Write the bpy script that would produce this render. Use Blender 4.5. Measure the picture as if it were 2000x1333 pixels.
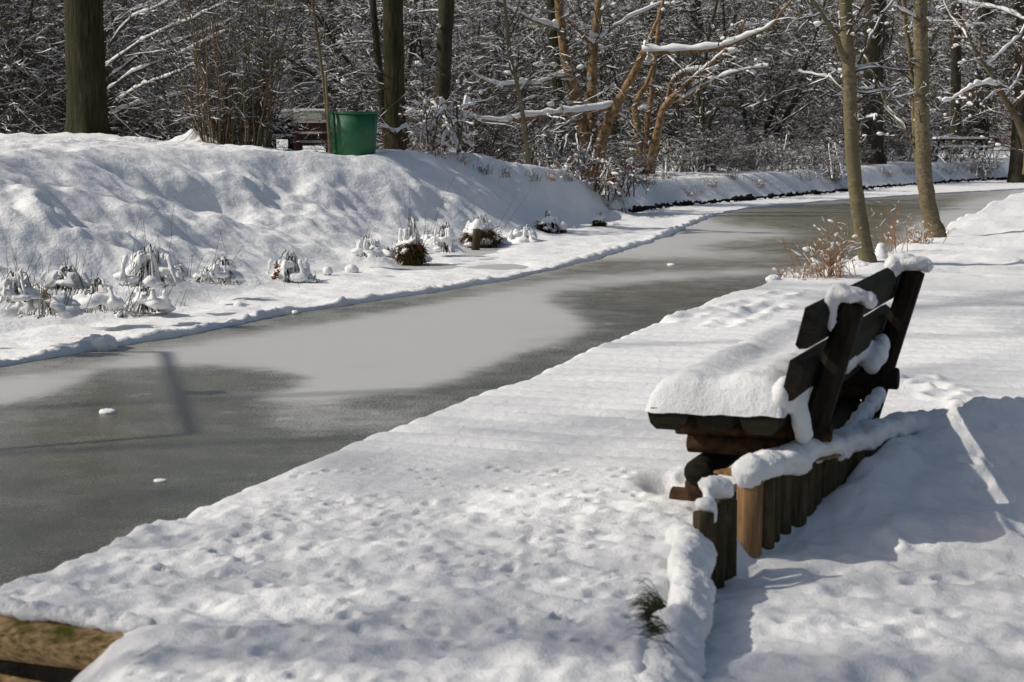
import bpy, bmesh, math, random
import numpy as np
from mathutils import Vector, Matrix

for o in list(bpy.data.objects):
    bpy.data.objects.remove(o, do_unlink=True)
scene = bpy.context.scene
COL = scene.collection
R = math.radians
PI = math.pi

# ------------------------------------------------------------ camera, sky, sun
CAM_H = 1.28
FPX = 4000.0                       # focal length in pixels of the 2000 px wide photograph
HOR = 205.0
PITCH = math.atan((666.5 - HOR) / FPX)
cam_d = bpy.data.cameras.new("camera")
cam_d.sensor_width = 36.0
cam_d.lens = 36.0 * FPX / 2000.0
cam_d.clip_start = 0.1
cam_d.clip_end = 600
cam_d.dof.use_dof = True
cam_d.dof.focus_distance = 17.0
cam_d.dof.aperture_fstop = 9.0
cam = bpy.data.objects.new("camera", cam_d)
cam.location = (0, 0, CAM_H)
cam.rotation_euler = (R(90) - PITCH, 0, 0)
COL.objects.link(cam)
scene.camera = cam

SUN_EL = R(40)
SUN_DIR = Vector((1.0, 0.03, 0)).normalized()       # the way the light travels over the ground
world = bpy.data.worlds.new("World")
scene.world = world
world.use_nodes = True
wn = world.node_tree
bg = wn.nodes["Background"]
sky = wn.nodes.new("ShaderNodeTexSky")
sky.sky_type = 'NISHITA'
sky.sun_disc = False
sky.sun_elevation = SUN_EL
sky.sun_rotation = math.atan2(-SUN_DIR.x, -SUN_DIR.y)
sky.air_density = 1.0
sky.dust_density = 3.0
wn.links.new(sky.outputs[0], bg.inputs[0])
bg.inputs[1].default_value = 0.078
sl = bpy.data.lights.new("sun", 'SUN')
sl.energy = 3.55
sl.angle = R(0.5)
sl.color = (1.0, 0.945, 0.855)
so = bpy.data.objects.new("sun", sl)
ldir = Vector((SUN_DIR.x * math.cos(SUN_EL), SUN_DIR.y * math.cos(SUN_EL), -math.sin(SUN_EL)))
so.rotation_euler = ldir.to_track_quat('-Z', 'Y').to_euler()
so.location = (-30, 0, 25)
COL.objects.link(so)
scene.view_settings.view_transform = 'Standard'
scene.view_settings.look = 'None'
scene.view_settings.gamma = 1.0
scene.view_settings.exposure = 0.0
try:
    scene.cycles.max_bounces = 6
    scene.cycles.diffuse_bounces = 4
    scene.cycles.use_denoising = True
except Exception:
    pass

# ------------------------------------------------------------ helpers
CP, SP = math.cos(PITCH), math.sin(PITCH)
def ray(px, py):
    u = (px - 1000.0) / FPX
    v = (666.5 - py) / FPX
    return np.array([u, CP + v * SP, -SP + v * CP])
def W(px, py, z):
    """where the sight line of photo pixel (px,py) meets height z"""
    d = ray(px, py)
    t = (z - CAM_H) / d[2]
    return np.array([d[0] * t, d[1] * t, z])
def D(px, py, y):
    d = ray(px, py)
    t = y / d[1]
    return np.array([d[0] * t, y, CAM_H + d[2] * t])
def proj(x, y, z):
    h = z - CAM_H
    dep = y * CP - h * SP
    return 1000 + FPX * x / dep, 666.5 - FPX * (y * SP + h * CP) / dep

def hash2(ix, iy, seed):
    h = (ix.astype(np.int64) * 374761393 + iy.astype(np.int64) * 668265263 + seed * 1442695041) & 0xffffffff
    h = ((h ^ (h >> 13)) * 1274126177) & 0xffffffff
    return ((h ^ (h >> 16)) & 0xffffff) / float(0xffffff)
def noise(x, y, seed=0):
    ix = np.floor(x); iy = np.floor(y)
    fx = x - ix; fy = y - iy
    out = 0
    wx = fx * fx * fx * (fx * (fx * 6 - 15) + 10); wy = fy * fy * fy * (fy * (fy * 6 - 15) + 10)
    vals = []
    for dx in (0, 1):
        for dy in (0, 1):
            a = hash2(ix + dx, iy + dy, seed) * 2 * PI
            vals.append(np.cos(a) * (fx - dx) + np.sin(a) * (fy - dy))
    v00, v01, v10, v11 = vals
    return ((v00 * (1 - wx) + v10 * wx) * (1 - wy) + (v01 * (1 - wx) + v11 * wx) * wy) * 1.5
def fbm(x, y, sc, octv=4, seed=0, gain=0.5):
    s = 0; a = 1.0
    for k in range(octv):
        s = s + a * noise(x / sc * 2 ** k + 17.3 * k, y / sc * 2 ** k - 9.1 * k, seed + k)
        a *= gain
    return s
def sm(t):
    t = np.clip(t, 0, 1)
    return t * t * (3 - 2 * t)

def mesh_np(name, V, F, mat=None, parent=None, smooth=True, link=True, F3=None):
    me = bpy.data.meshes.new(name)
    V = np.asarray(V, dtype=np.float32).reshape(-1, 3)
    F = np.asarray(F, dtype=np.int32).reshape(-1, 4)
    n4 = len(F)
    n3 = 0 if F3 is None else len(F3)
    me.vertices.add(len(V)); me.vertices.foreach_set("co", V.ravel())
    me.loops.add(n4 * 4 + n3 * 3)
    idx = F.ravel() if n3 == 0 else np.concatenate([F.ravel(), np.asarray(F3, dtype=np.int32).ravel()])
    me.loops.foreach_set("vertex_index", idx)
    me.polygons.add(n4 + n3)
    st = np.arange(n4) * 4
    if n3: st = np.concatenate([st, n4 * 4 + np.arange(n3) * 3])
    me.polygons.foreach_set("loop_start", st.astype(np.int32))
    try:
        me.polygons.foreach_set("loop_total", np.concatenate([np.full(n4, 4), np.full(n3, 3)]).astype(np.int32))
    except Exception:
        pass
    me.polygons.foreach_set("use_smooth", np.full(n4 + n3, smooth))
    me.update(calc_edges=True)
    me.validate()
    if mat: me.materials.append(mat)
    if not link: return me
    o = bpy.data.objects.new(name, me)
    COL.objects.link(o)
    if parent: o.parent = parent
    return o
def grid_faces(nr, nc):
    a = np.arange(nr * nc).reshape(nr, nc)
    return np.stack([a[:-1, :-1], a[:-1, 1:], a[1:, 1:], a[1:, :-1]], -1).reshape(-1, 4)
def tag(o, label=None, cat=None, group=None, kind=None):
    if label: o['label'] = label
    if cat: o['category'] = cat
    if group: o['group'] = group
    if kind: o['kind'] = kind
    return o
def thing(name, label, cat, loc=(0, 0, 0), rz=0, group=None):
    o = bpy.data.objects.new(name, None)
    o.empty_display_size = 0.2
    o.location = loc
    o.rotation_euler = (0, 0, rz)
    COL.objects.link(o)
    return tag(o, label, cat, group)
def part(o, parent, label=None):
    """keeps the mesh where it was built in world space"""
    o.parent = parent
    o.matrix_parent_inverse = (Matrix.Translation(parent.location) @ parent.rotation_euler.to_matrix().to_4x4()).inverted()
    if label: o['label'] = label
    return o
def copy_tree(o, parent=None):
    c = o.copy(); COL.objects.link(c)
    if parent:
        c.parent = parent; c.matrix_parent_inverse = o.matrix_parent_inverse.copy()
    for ch in [k for k in bpy.data.objects if k.parent == o]:
        copy_tree(ch, c)
    return c

# swept tubes, all branches of a level at once
def tubes(P, Rr, sides=3):
    """P (N,K,3), Rr (N,K) -> V, F"""
    N, K, _ = P.shape
    T = np.gradient(P, axis=1)
    T /= np.linalg.norm(T, axis=2, keepdims=True) + 1e-9
    m = T.mean(axis=1)
    ref = np.where((np.abs(m[:, 2]) < 0.8)[:, None], np.array([0, 0, 1.0]), np.array([1.0, 0.2, 0]))
    ref = np.broadcast_to(ref[:, None, :], T.shape)
    U = np.cross(T, ref); U /= np.linalg.norm(U, axis=2, keepdims=True) + 1e-9
    Vv = np.cross(U, T)
    ang = np.arange(sides) / sides * 2 * PI + PI / 2
    ring = P[:, :, None, :] + Rr[:, :, None, None] * (np.cos(ang)[None, None, :, None] * U[:, :, None, :] + np.sin(ang)[None, None, :, None] * Vv[:, :, None, :])
    V = ring.reshape(-1, 3)
    idx = np.arange(N * K * sides).reshape(N, K, sides)
    a = idx[:, :-1, :]; b = idx[:, 1:, :]
    F = np.stack([a, np.roll(a, -1, 2), np.roll(b, -1, 2), b], -1).reshape(-1, 4)
    return V, F
class MB:
    def __init__(s): s.V = []; s.F = []; s.n = 0
    def add(s, V, F):
        s.V.append(np.asarray(V, dtype=float).reshape(-1, 3)); s.F.append(np.asarray(F).reshape(-1, 4) + s.n); s.n += len(s.V[-1]); return s
    def tube(s, pts, rad, sides=8, sub=1, caps=True, jit=0, rng=None):
        P = np.asarray(pts, float); r = np.asarray(rad, float)
        if r.ndim == 0: r = np.full(len(P), float(r))
        if sub > 1: P, r = spline(P, r, sub)
        V, F = tubes(P[None], r[None], sides)
        if jit: V = V + rng.normal(0, jit, V.shape)
        s.add(V, F)
        if caps:
            for e, k in ((0, 0), (len(P) - 1, len(P) - 1)):
                base = s.n - len(V)
        if caps:
            K = len(P); off = s.n - K * sides
            c0 = s.n
            s.V.append(np.array([P[0], P[-1]])); s.n += 2
            fs = []
            for q in range(0, sides):
                q2 = (q + 1) % sides
                fs.append([c0, off + q2, off + q, off + q]); fs.append([c0 + 1, off + (K - 1) * sides + q, off + (K - 1) * sides + q2, off + (K - 1) * sides + q2])
            s.tri = getattr(s, 'tri', []) + [[f[0], f[1], f[2]] for f in fs]
        return s
    def build(s, name, mat, parent=None, smooth=True, link=True):
        V = np.concatenate(s.V) if s.V else np.zeros((0, 3)); F = np.concatenate(s.F) if s.F else np.zeros((0, 4), int)
        return mesh_np(name, V, F, mat, parent, smooth, link, F3=getattr(s, 'tri', None))
def spline(P, r, sub):
    n = len(P); t = np.linspace(0, n - 1, (n - 1) * sub + 1)
    i = np.clip(np.floor(t).astype(int), 0, n - 2); f = (t - i)[:, None]
    Pm = P[np.clip(i - 1, 0, n - 1)]; P0 = P[i]; P1 = P[i + 1]; P2 = P[np.clip(i + 2, 0, n - 1)]
    out = 0.5 * ((2 * P0) + (-Pm + P1) * f + (2 * Pm - 5 * P0 + 4 * P1 - P2) * f ** 2 + (-Pm + 3 * P0 - 3 * P1 + P2) * f ** 3)
    return out, np.interp(t, np.arange(n), r)

def blob(name, balls, voxel, mat, parent=None, nz=0.0, nsc=0.05, smooth_it=6, seed=0):
    """a smooth union of ellipsoids (x,y,z,rx,ry,rz)"""
    bm = bmesh.new()
    for b in balls:
        m = Matrix.Translation(b[:3]) @ Matrix.Diagonal((b[3], b[4], b[5], 1))
        if len(b) > 6: m = Matrix.Translation(b[:3]) @ Matrix.Rotation(b[6], 4, 'Z') @ Matrix.Diagonal((b[3], b[4], b[5], 1))
        bmesh.ops.create_icosphere(bm, subdivisions=3, radius=1, matrix=m)
    me = bpy.data.meshes.new("tmp"); bm.to_mesh(me); bm.free()
    o = bpy.data.objects.new("tmp", me); COL.objects.link(o)
    md = o.modifiers.new("r", 'REMESH'); md.mode = 'VOXEL'; md.voxel_size = voxel; md.use_smooth_shade = True
    ms = o.modifiers.new("s", 'SMOOTH'); ms.iterations = smooth_it; ms.factor = 0.5
    dg = bpy.context.evaluated_depsgraph_get()
    me2 = bpy.data.meshes.new_from_object(o.evaluated_get(dg))
    bpy.data.objects.remove(o, do_unlink=True)
    if nz:
        n = len(me2.vertices); co = np.empty(n * 3); me2.vertices.foreach_get("co", co); co = co.reshape(-1, 3)
        nr = np.empty(n * 3); me2.vertices.foreach_get("normal", nr); nr = nr.reshape(-1, 3)
        d = fbm(co[:, 0] + co[:, 2] * .7, co[:, 1] - co[:, 2] * .5, nsc, 3, seed)
        d2 = fbm(co[:, 0] * 1.3 + co[:, 2], co[:, 1] + co[:, 2] * .8, nsc * .22, 2, seed + 9)
        co = co + nr * (d * nz + d2 * nz * .38)[:, None]
        me2.vertices.foreach_set("co", co.ravel()); me2.update()
    me2.name = name
    me2.materials.clear(); me2.materials.append(mat)
    for p in me2.polygons: p.use_smooth = True
    o2 = bpy.data.objects.new(name, me2); COL.objects.link(o2)
    if parent: part(o2, parent)
    return o2

# ------------------------------------------------------------ materials
def new_mat(name):
    m = bpy.data.materials.new(name); m.use_nodes = True
    return m, m.node_tree.nodes, m.node_tree.links, m.node_tree.nodes["Principled BSDF"]
def coords(N, L, kind='Object', scale=(1, 1, 1)):
    tc = N.new("ShaderNodeTexCoord"); mp = N.new("ShaderNodeMapping"); mp.inputs['Scale'].default_value = scale
    L.new(tc.outputs[kind], mp.inputs[0]); return mp.outputs[0]
def noise_n(N, L, vec, scale, detail=4, rough=0.5):
    n = N.new("ShaderNodeTexNoise"); n.inputs['Scale'].default_value = scale; n.inputs['Detail'].default_value = detail
    n.inputs['Roughness'].default_value = rough
    if vec is not None: L.new(vec, n.inputs['Vector'])
    return n
def ramp(N, L, src, stops):
    r = N.new("ShaderNodeValToRGB"); L.new(src, r.inputs[0])
    els = r.color_ramp.elements
    while len(els) < len(stops): els.new(0.5)
    for e, (p, c) in zip(els, stops):
        e.position = p; e.color = (*c, 1) if len(c) == 3 else c
    return r
def bump(N, L, p, height, dist, strength=1.0, prev=None):
    b = N.new("ShaderNodeBump"); b.inputs['Distance'].default_value = dist; b.inputs['Strength'].default_value = strength
    L.new(height, b.inputs['Height'])
    if prev is not None: L.new(prev, b.inputs['Normal'])
    L.new(b.outputs[0], p.inputs['Normal']); return b.outputs[0]

def make_snow(name, fine=90, d1=0.006, d2=0.02, s2=14, col=(.82, .82, .81)):
    m, N, L, p = new_mat(name)
    v = coords(N, L)
    n1 = noise_n(N, L, v, fine, 5, .6); n2 = noise_n(N, L, v, s2, 3, .5)
    r = ramp(N, L, n2.outputs[0], [(.3, tuple(c * .95 for c in col)), (.7, col)])
    L.new(r.outputs[0], p.inputs['Base Color'])
    p.inputs['Roughness'].default_value = .65
    p.inputs['Specular IOR Level'].default_value = .25
    b = bump(N, L, p, n2.outputs[0], d2, .5)
    bump(N, L, p, n1.outputs[0], d1, .6, b)
    return m
SNOW = make_snow("snow", 130, .008, .014, 22)
SNOW_FAR = make_snow("snow_far", 25, .02, .04, 5)
SNOW_TWIG, _N, _L, _p = new_mat("snow_on_twigs")
_p.inputs['Base Color'].default_value = (.78, .78, .77, 1); _p.inputs['Roughness'].default_value = .7; _p.inputs['Specular IOR Level'].default_value = .2

def make_bark(name, c1, c2, c3=None, sc=(30, 30, 6), depth=.01, moss=None, mt=(.42, .62), ms=2.2):
    m, N, L, p = new_mat(name)
    v = coords(N, L, 'Object', sc)
    n1 = noise_n(N, L, v, 1.0, 6, .65)
    r = ramp(N, L, n1.outputs[0], [(.32, c1), (.62, c2)])
    out = r.outputs[0]
    if moss:
        v2 = coords(N, L, 'Object', (1, 1, 1)); n2 = noise_n(N, L, v2, ms, 4, .6)
        rr = ramp(N, L, n2.outputs[0], [(mt[0], (0, 0, 0)), (mt[1], (1, 1, 1))])
        mx = N.new("ShaderNodeMix"); mx.data_type = 'RGBA'
        L.new(rr.outputs[0], mx.inputs[0]); L.new(out, mx.inputs[6]); mx.inputs[7].default_value = (*moss, 1)
        out = mx.outputs[2]
    L.new(out, p.inputs['Base Color'])
    p.inputs['Roughness'].default_value = .9; p.inputs['Specular IOR Level'].default_value = .15
    bump(N, L, p, n1.outputs[0], depth, 1.0)
    return m
B_MOSS = make_bark("mossy_bark", (.008, .007, .004), (.075, .062, .034), sc=(26, 26, 3), depth=.06, moss=(.034, .034, .014))
B_DARK = make_bark("dark_bark", (.016, .013, .010), (.060, .048, .036), sc=(25, 25, 6), depth=.03, moss=(.05, .045, .025))
B_TWIG = make_bark("twig_bark", (.028, .023, .018), (.092, .074, .056), sc=(8, 8, 8), depth=.001)
B_TAN = make_bark("tan_young_bark", (.085, .068, .042), (.23, .185, .115), sc=(26, 26, 40), depth=.006, moss=(.13, .115, .065))
B_ORANGE = make_bark("orange_brown_bark", (.075, .043, .021), (.34, .225, .118), sc=(18, 18, 14), depth=.006)
B_STEM = make_bark("shrub_stem_bark", (.06, .045, .028), (.17, .13, .08), sc=(8, 8, 3), depth=.001)
LEAF = make_bark("withered_leaf", (.10, .035, .012), (.30, .13, .05), sc=(9, 9, 9), depth=.001)
STRAW = make_bark("dry_grass", (.12, .075, .025), (.34, .24, .10), sc=(20, 20, 20), depth=.001)
REED = make_bark("dark_reed", (.03, .026, .012), (.10, .085, .04), sc=(20, 20, 20), depth=.001)
TUFT = make_bark("tussock_root", (.02, .012, .006), (.13, .06, .02), sc=(40, 40, 12), depth=.02, moss=(.05, .04, .012))
GRASS_DK = make_bark("dark_green_grass", (.015, .02, .01), (.06, .075, .035), sc=(30, 30, 30), depth=.001)
W_BENCH = make_bark("dark_stained_wood", (.005, .004, .003), (.026, .021, .015), sc=(5, 60, 60), depth=.004, moss=(.022, .022, .012))
W_POST = make_bark("bench_log", (.012, .007, .004), (.065, .034, .016), sc=(30, 30, 30), depth=.003)
W_BACK = make_bark("bench_back_post_wood", (.008, .006, .004), (.028, .020, .012), sc=(30, 30, 8), depth=.003)
W_PAL = make_bark("weathered_palisade_wood", (.022, .018, .010), (.11, .082, .042), sc=(60, 60, 6), depth=.010, moss=(.045, .042, .018), mt=(.45, .6), ms=7)
W_FRESH = make_bark("brown_post_wood", (.09, .048, .020), (.34, .20, .095), sc=(40, 40, 5), depth=.005)
W_RET = make_bark("retaining_log_wood", (.10, .055, .022), (.52, .36, .18), sc=(4, 80, 80), depth=.010, moss=(.10, .095, .015), mt=(.52, .66), ms=9)
EARTH = make_bark("black_earth", (.006, .005, .004), (.03, .022, .014), sc=(9, 9, 9), depth=.05)
W_TABLE = make_bark("dark_table_wood", (.012, .009, .007), (.04, .028, .02), sc=(10, 10, 10), depth=.003)
W_REDB = make_bark("red_brown_bench_wood", (.05, .022, .015), (.12, .055, .038), sc=(10, 10, 10), depth=.003)

# ------------------------------------------------------------ the lie of the land
def curve_xy(pts, z, pre=None, post=None):
    a = [W(px, py, z)[:2] for px, py in pts]
    if pre: a = pre + a
    if post: a = a + post
    a = np.array(a, float)
    return a
E = curve_xy([(-60, 1155), (0, 1130), (200, 1052), (400, 968), (700, 856), (1000, 745), (1280, 628), (1400, 582), (1500, 548), (1580, 528), (1700, 500), (1800, 462), (1900, 412), (1990, 374)], 0.0,
             pre=[(-3.2, 0.0), (-2.3, 2.8)], post=[(11.5, 35.0), (30, 46), (90, 75)])
F_ = curve_xy([(-200, 690), (0, 655), (150, 640), (330, 612), (480, 575), (620, 545), (760, 515), (900, 490), (1050, 463), (1160, 438), (1215, 419), (1300, 406), (1450, 393), (1600, 380), (1750, 366), (1900, 355), (2100, 347)], -0.40,
              pre=[(-12, -6), (-7, 8)], post=[(25, 56), (90, 90)])
LIP = curve_xy([(-200, 745), (0, 713), (120, 692), (230, 674), (340, 656), (560, 611), (700, 590), (850, 568), (1000, 543), (1100, 520), (1180, 500), (1250, 478), (1310, 458), (1350, 438), (1400, 418), (1470, 405), (1600, 394), (1800, 380), (2000, 369)], -0.385,
               pre=[(-10, -6), (-5.5, 8)], post=[(25, 53.5), (90, 87)])
PAL = np.array([(.20, 3.2), (.30, 4.36), (.40, 5.1), (.50, 5.75), (.60, 5.95), (.717, 6.10), (.98, 6.47), (1.26, 6.86), (1.6, 7.3), (2.4, 8.2), (6, 11)])
def fx(C, y): return np.interp(y, C[:, 1], C[:, 0])
def dist_to(C, x, y):
    best = np.full(x.shape, 1e9)
    for (ax, ay), (bx, by) in zip(C[:-1], C[1:]):
        dx, dy = bx - ax, by - ay
        t = np.clip(((x - ax) * dx + (y - ay) * dy) / (dx * dx + dy * dy), 0, 1)
        best = np.minimum(best, np.hypot(x - ax - t * dx, y - ay - t * dy))
    return best
rs = np.random.default_rng(5)
# dimples pressed into the near snow, pits on the left slope
near_pits = [(rs.uniform(-1.6, .6), rs.uniform(4.2, 7.2), rs.uniform(.008, .020), rs.uniform(.008, .021)) for _ in range(460)]
walk_pits = [(rs.uniform(.6, 2.6), rs.uniform(4.3, 7.6), rs.uniform(.02, .055), rs.uniform(.012, .030)) for _ in range(170)]
foot_pits = []
for (a, b) in (((1800, 860), (1985, 800)), ((1790, 700), (1900, 760))):
    p, q = W(*a, .1), W(*b, .1)
    n = max(2, int(np.hypot(*(q - p)[:2]) / .16))
    for k in range(n + 1):
        t = k / n
        foot_pits.append((p[0] + (q[0] - p[0]) * t + rs.uniform(-.05, .05), p[1] + (q[1] - p[1]) * t + rs.uniform(-.04, .04), .055, .045))
deck_pits = []
for (a, b) in (((1300, 628), (1560, 575)), ((1420, 640), (1500, 600))):
    p, q = W(*a, 0), W(*b, 0)
    for k in range(12):
        t = k / 11
        deck_pits.append((p[0] + (q[0] - p[0]) * t + rs.uniform(-.05, .05), p[1] + (q[1] - p[1]) * t + rs.uniform(-.1, .1), .06, .03))
def pits(x, y, L, z, lobe=.35):
    for (cx, cy, r, d) in L:
        m = (np.abs(x - cx) < 3 * r) & (np.abs(y - cy) < 3.5 * r)
        if m.any():
            q = ((x[m] - cx) / r) ** 2 + ((y[m] - cy) / (r * 1.15)) ** 2
            z[m] += -d * np.exp(-q) + d * lobe * np.exp(-(np.sqrt(q) - 1.7) ** 2 * 3)
    return z
def H_right(x, y, off=None):
    x = np.asarray(x, float); y = np.asarray(y, float)
    off = x - fx(E, y) if off is None else off
    z = np.zeros_like(x)
    z += .012 * fbm(x, y, 1.6, 2, 3)
    # planks of the landing show through the thin snow
    along = y * .945 + x * .325
    across = x * .945 - y * .325
    deck = sm((along - 6.7) / .5) * (1 - sm((y - 13.5) / 1.0))
    z += deck * .024 * np.abs(np.sin(along * PI / .21)) ** .6 * (.6 + .6 * noise(across * 1.5, along * 2, 8))
    near = 1 - sm((y - 6.3) / .8)
    z += near * (.015 * fbm(x, y, .30, 3, 11) + .012 * fbm(x, y, .095, 2, 12))
    z += .0016 * fbm(x, y, .05, 2, 19)
    # beyond the landing: natural bank
    far = sm((y - 14) / 2)
    z += far * (.05 * fbm(x, y, 1.1, 4, 21) + .02 * np.clip(off, 0, 6) * 1.2)
    # the lower trodden path behind the palisade
    px_ = fx(PAL, y)
    side = sm((x - px_) / .12 + .5)
    base = -.10 + .25 * sm((y - 5.9) / 1.2) + .02 * sm((y - 9) / 4)
    low = base + .020 * fbm(x, y, .50, 3, 31) + .014 * fbm(x, y, .16, 3, 32) + .03 * np.clip(x - px_, 0, 3) * sm((y - 7) / 2)
    # snow heaped against the back of the palisade
    low += .06 * np.exp(-((x - px_ - .12) / .12) ** 2) * sm((y - 6.2) / .3) * (.4 + .8 * np.clip(noise(x * 4, y * 4, 5) + .3, 0, 1)) * (1 - sm((y - 7.5) / 1))
    w = side * (1 - sm((y - 12) / 3))
    z = z * (1 - w) + low * w
    z = pits(x, y, near_pits, z); z = pits(x, y, walk_pits + foot_pits + deck_pits, z)
    # the scooped hollow in front of the bench's foot
    h = W(1320, 975, -.03)
    z -= .09 * np.exp(-(((x - h[0] - .01) / .10) ** 2 + ((y - h[1] - .12) / .20) ** 2) ** 1.5)
    # near edge of the landing: the ground falls away at the bottom left
    a = W(0, 1192, -.02); b = W(290, 1232, -.02)
    yl = a[1] + (b[1] - a[1]) * (x - a[0]) / (b[0] - a[0])
    fall = sm((b[0] + .03 - x) / .50) ** .8
    front = (y < yl)
    z = z - .30 * fall * sm((yl - y) / .045)
    return z
def H_left(x, y, t=None):
    x = np.asarray(x, float); y = np.asarray(y, float)
    inside = x < fx(F_, y)
    t = dist_to(F_, x, y)
    t = np.where(inside, t, 0)
    hp = .72 * (1 - sm((y - 25.4) / 7.8)) + .02 + .16 * sm((-x - 2.5) / 4) * (1 - sm((y - 30) / 8))
    hp = np.maximum(hp, .02 + .30 * sm((-x - 0) / 9) * sm((y - 30) / 8)) 
    wd = (2.75 - .9 * sm((y - 22.5) / 3)) * (1 - .85 * sm((y - 25.2) / 5)) + .25 + .35 * noise(x / 2.0, y / 3.0, 61) * (1 - sm((y - 28) / 3))
    s = t / wd
    pr = sm(s) * .45 + .55 * np.clip(s, 0, 1)
    z = -.375 + (hp + .375) * pr
    slope = np.exp(-((s - .5) / .42) ** 2) * (1 - .8 * sm((y - 31) / 4))
    u = x * .9 + y * .25
    z += slope * (.105 * fbm(x, y * .9, .9, 3, 71, .5)) 
    z += slope * .030 * fbm(x + y * .5, y, .22, 3, 72)
    plate = sm(s - .6)
    z += plate * (.035 * fbm(x, y, .6, 4, 73) + .030 * fbm(x, y, .2, 3, 74)) * (1 - .6 * sm((y - 34) / 8))
    z += .006 * fbm(x, y, .3, 3, 75)
    for (cx, cy, r, d) in slope_pits:
        m = (np.abs(x - cx) < 3 * r) & (np.abs(y - cy) < 4 * r)
        if m.any():
            q = ((x[m] - cx) / r) ** 2 + ((y[m] - cy) / (r * 1.4)) ** 2
            z[m] += -.80 * d * np.exp(-q ** 1.3)
    for (cx, cy, r, h) in mounds:
        m = (np.abs(x - cx) < 3 * r) & (np.abs(y - cy) < 3 * r)
        if m.any():
            q = np.sqrt(((x[m] - cx) / r) ** 2 + ((y[m] - cy) / r) ** 2 + 1e-9)
            z[m] += h * np.exp(-q ** 2.4) * (1 + .35 * fbm(x[m], y[m], r * .7, 2, 77))
    return z
slope_pits = []
for (px, py, r, d) in ((50, 400, .34, .20), (150, 480, .30, .16), (330, 400, .42, .22), (400, 395, .32, .16), (460, 440, .40, .18), (560, 420, .3, .12), (610, 365, .42, .14), (700, 420, .4, .14), (240, 400, .25, .12), (95, 470, .3, .14), (820, 400, .35, .12), (900, 380, .4, .12), (980, 400, .3, .10)):
    p = W(px, py, .25 if py < 420 else .0); slope_pits.append((p[0], p[1], r, d))
slope_pits.append((-2.02, 25.7, .75, .11))
mounds = []
for (px, py, z, r, h) in ((100, 266, .85, .5, .07), (200, 270, .85, .7, .08), (385, 278, .8, .28, .16), (450, 290, .8, .25, .09), (20, 285, .85, .6, .0),
                          (880, 302, .6, .5, .14), (940, 306, .55, .4, .12), (830, 298, .6, .3, .10), (760, 298, .66, .3, .04), (1000, 325, .4, .3, .06),
                          (100, 590, -.4, .45, .10), (200, 585, -.4, .5, .13), (290, 590, -.4, .4, .10), (265, 530, -.2, .3, .12), (30, 570, -.35, .4, .14),
                          (430, 545, -.35, .25, .10), (570, 545, -.38, .2, .07), (870, 490, -.38, .22, .18), (1025, 468, -.38, .3, .12), (720, 500, -.3, .3, .12), (480, 560, -.38, .3, .06), (345, 570, -.4, .2, .05),
                          (1190, 425, -.38, .3, .12), (1240, 400, -.35, .25, .06)):
    p = W(px, py, z); mounds.append((p[0], p[1], r, h))

# right bank, conforming to its edge
ys = np.concatenate([np.linspace(2.6, 4.1, 20)[:-1], np.linspace(4.1, 8.0, 300)[:-1], np.geomspace(8.0, 18, 300)[:-1], np.geomspace(18, 75, 170)])
offs = np.concatenate([[0, .006, .016, .03, .048, .07], np.linspace(.09, 3.6, 330), np.geomspace(3.63, 40, 120)])
Y, O = np.meshgrid(ys, offs, indexing='ij')
X0 = fx(E, Y) + .02 * noise(Y * 1.3, Y * 0, 44) + .008 * noise(Y * 6, Y * 0, 45)
X = X0 + O
Z = H_right(X, Y, O)
rim = np.clip(O / .07, 0, 1)
Z = Z - .075 * (1 - np.sqrt(1 - (1 - rim) ** 2))
Z[:, 0] = np.where(ys < 14.5, Z[:, 1] - .03, -.5)
Z[:, 1] = np.where(ys < 14.5, Z[:, 1], -.30)
Z[:, 2] = np.where(ys < 14.5, Z[:, 2], -.14)
under = (Y[:, 0] < W(0, 1192, -.02)[1])
V = np.stack([X, Y, Z], -1)
g = mesh_np("snowy_bank", V, grid_faces(*X.shape)[:, ::-1] if False else grid_faces(*X.shape), SNOW)
tag(g, "wind-smoothed snow over the bank and landing on the near side", None, None, 'structure')

# left bank and the park ground behind it
ys = np.concatenate([np.linspace(3, 12, 30)[:-1], np.geomspace(12, 32, 520)[:-1], np.geomspace(32, 60, 240)[:-1], np.geomspace(60, 170, 60)])
strip = np.concatenate([[0, .01, .03], np.linspace(.06, 1, 46)[:-1]])
inl = np.concatenate([np.linspace(0, 5, 190)[:-1], np.geomspace(5, 80, 150)])
yy = ys[:, None]
xf = fx(F_, yy); xl = fx(LIP, yy) + .05 * noise(yy * 1.5, yy * 0, 91) + .03 * noise(yy * 5, yy * 0, 92) + .012 * noise(yy * 11, yy * 0, 93)
Xs = xl + (xf - xl) * strip[None, :]
Xi = xf - inl[None, :]
X = np.concatenate([Xs, Xi], 1)[:, ::-1]
Y = np.repeat(yy, X.shape[1], 1)
Z = H_left(X, Y)
dl = np.abs(X - xl)
lipz = np.exp(-(dl / .13) ** 2) * (.045 * np.abs(fbm(X, Y, .19, 4, 95)) + .014) * (1 - sm((Y - 30) / 3))
Z += lipz
Z += np.where(Y < 31, .012 * fbm(X, Y, .5, 3, 97) * (Z < -.3), 0)
Z[:, -1] = -.45
Z[:, -2] = np.minimum(Z[:, -2], -.375)
V = np.stack([X, Y, Z], -1)
g = mesh_np("snowy_ground", V, grid_faces(*X.shape), SNOW_FAR)
tag(g, "dimpled snow slope and park ground across the ice", None, None, 'structure')
def ZL(x, y): return float(H_left(np.array([x]), np.array([y]))[0])
def ZR(x, y): return float(H_right(np.array([x]), np.array([y]))[0])

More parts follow.
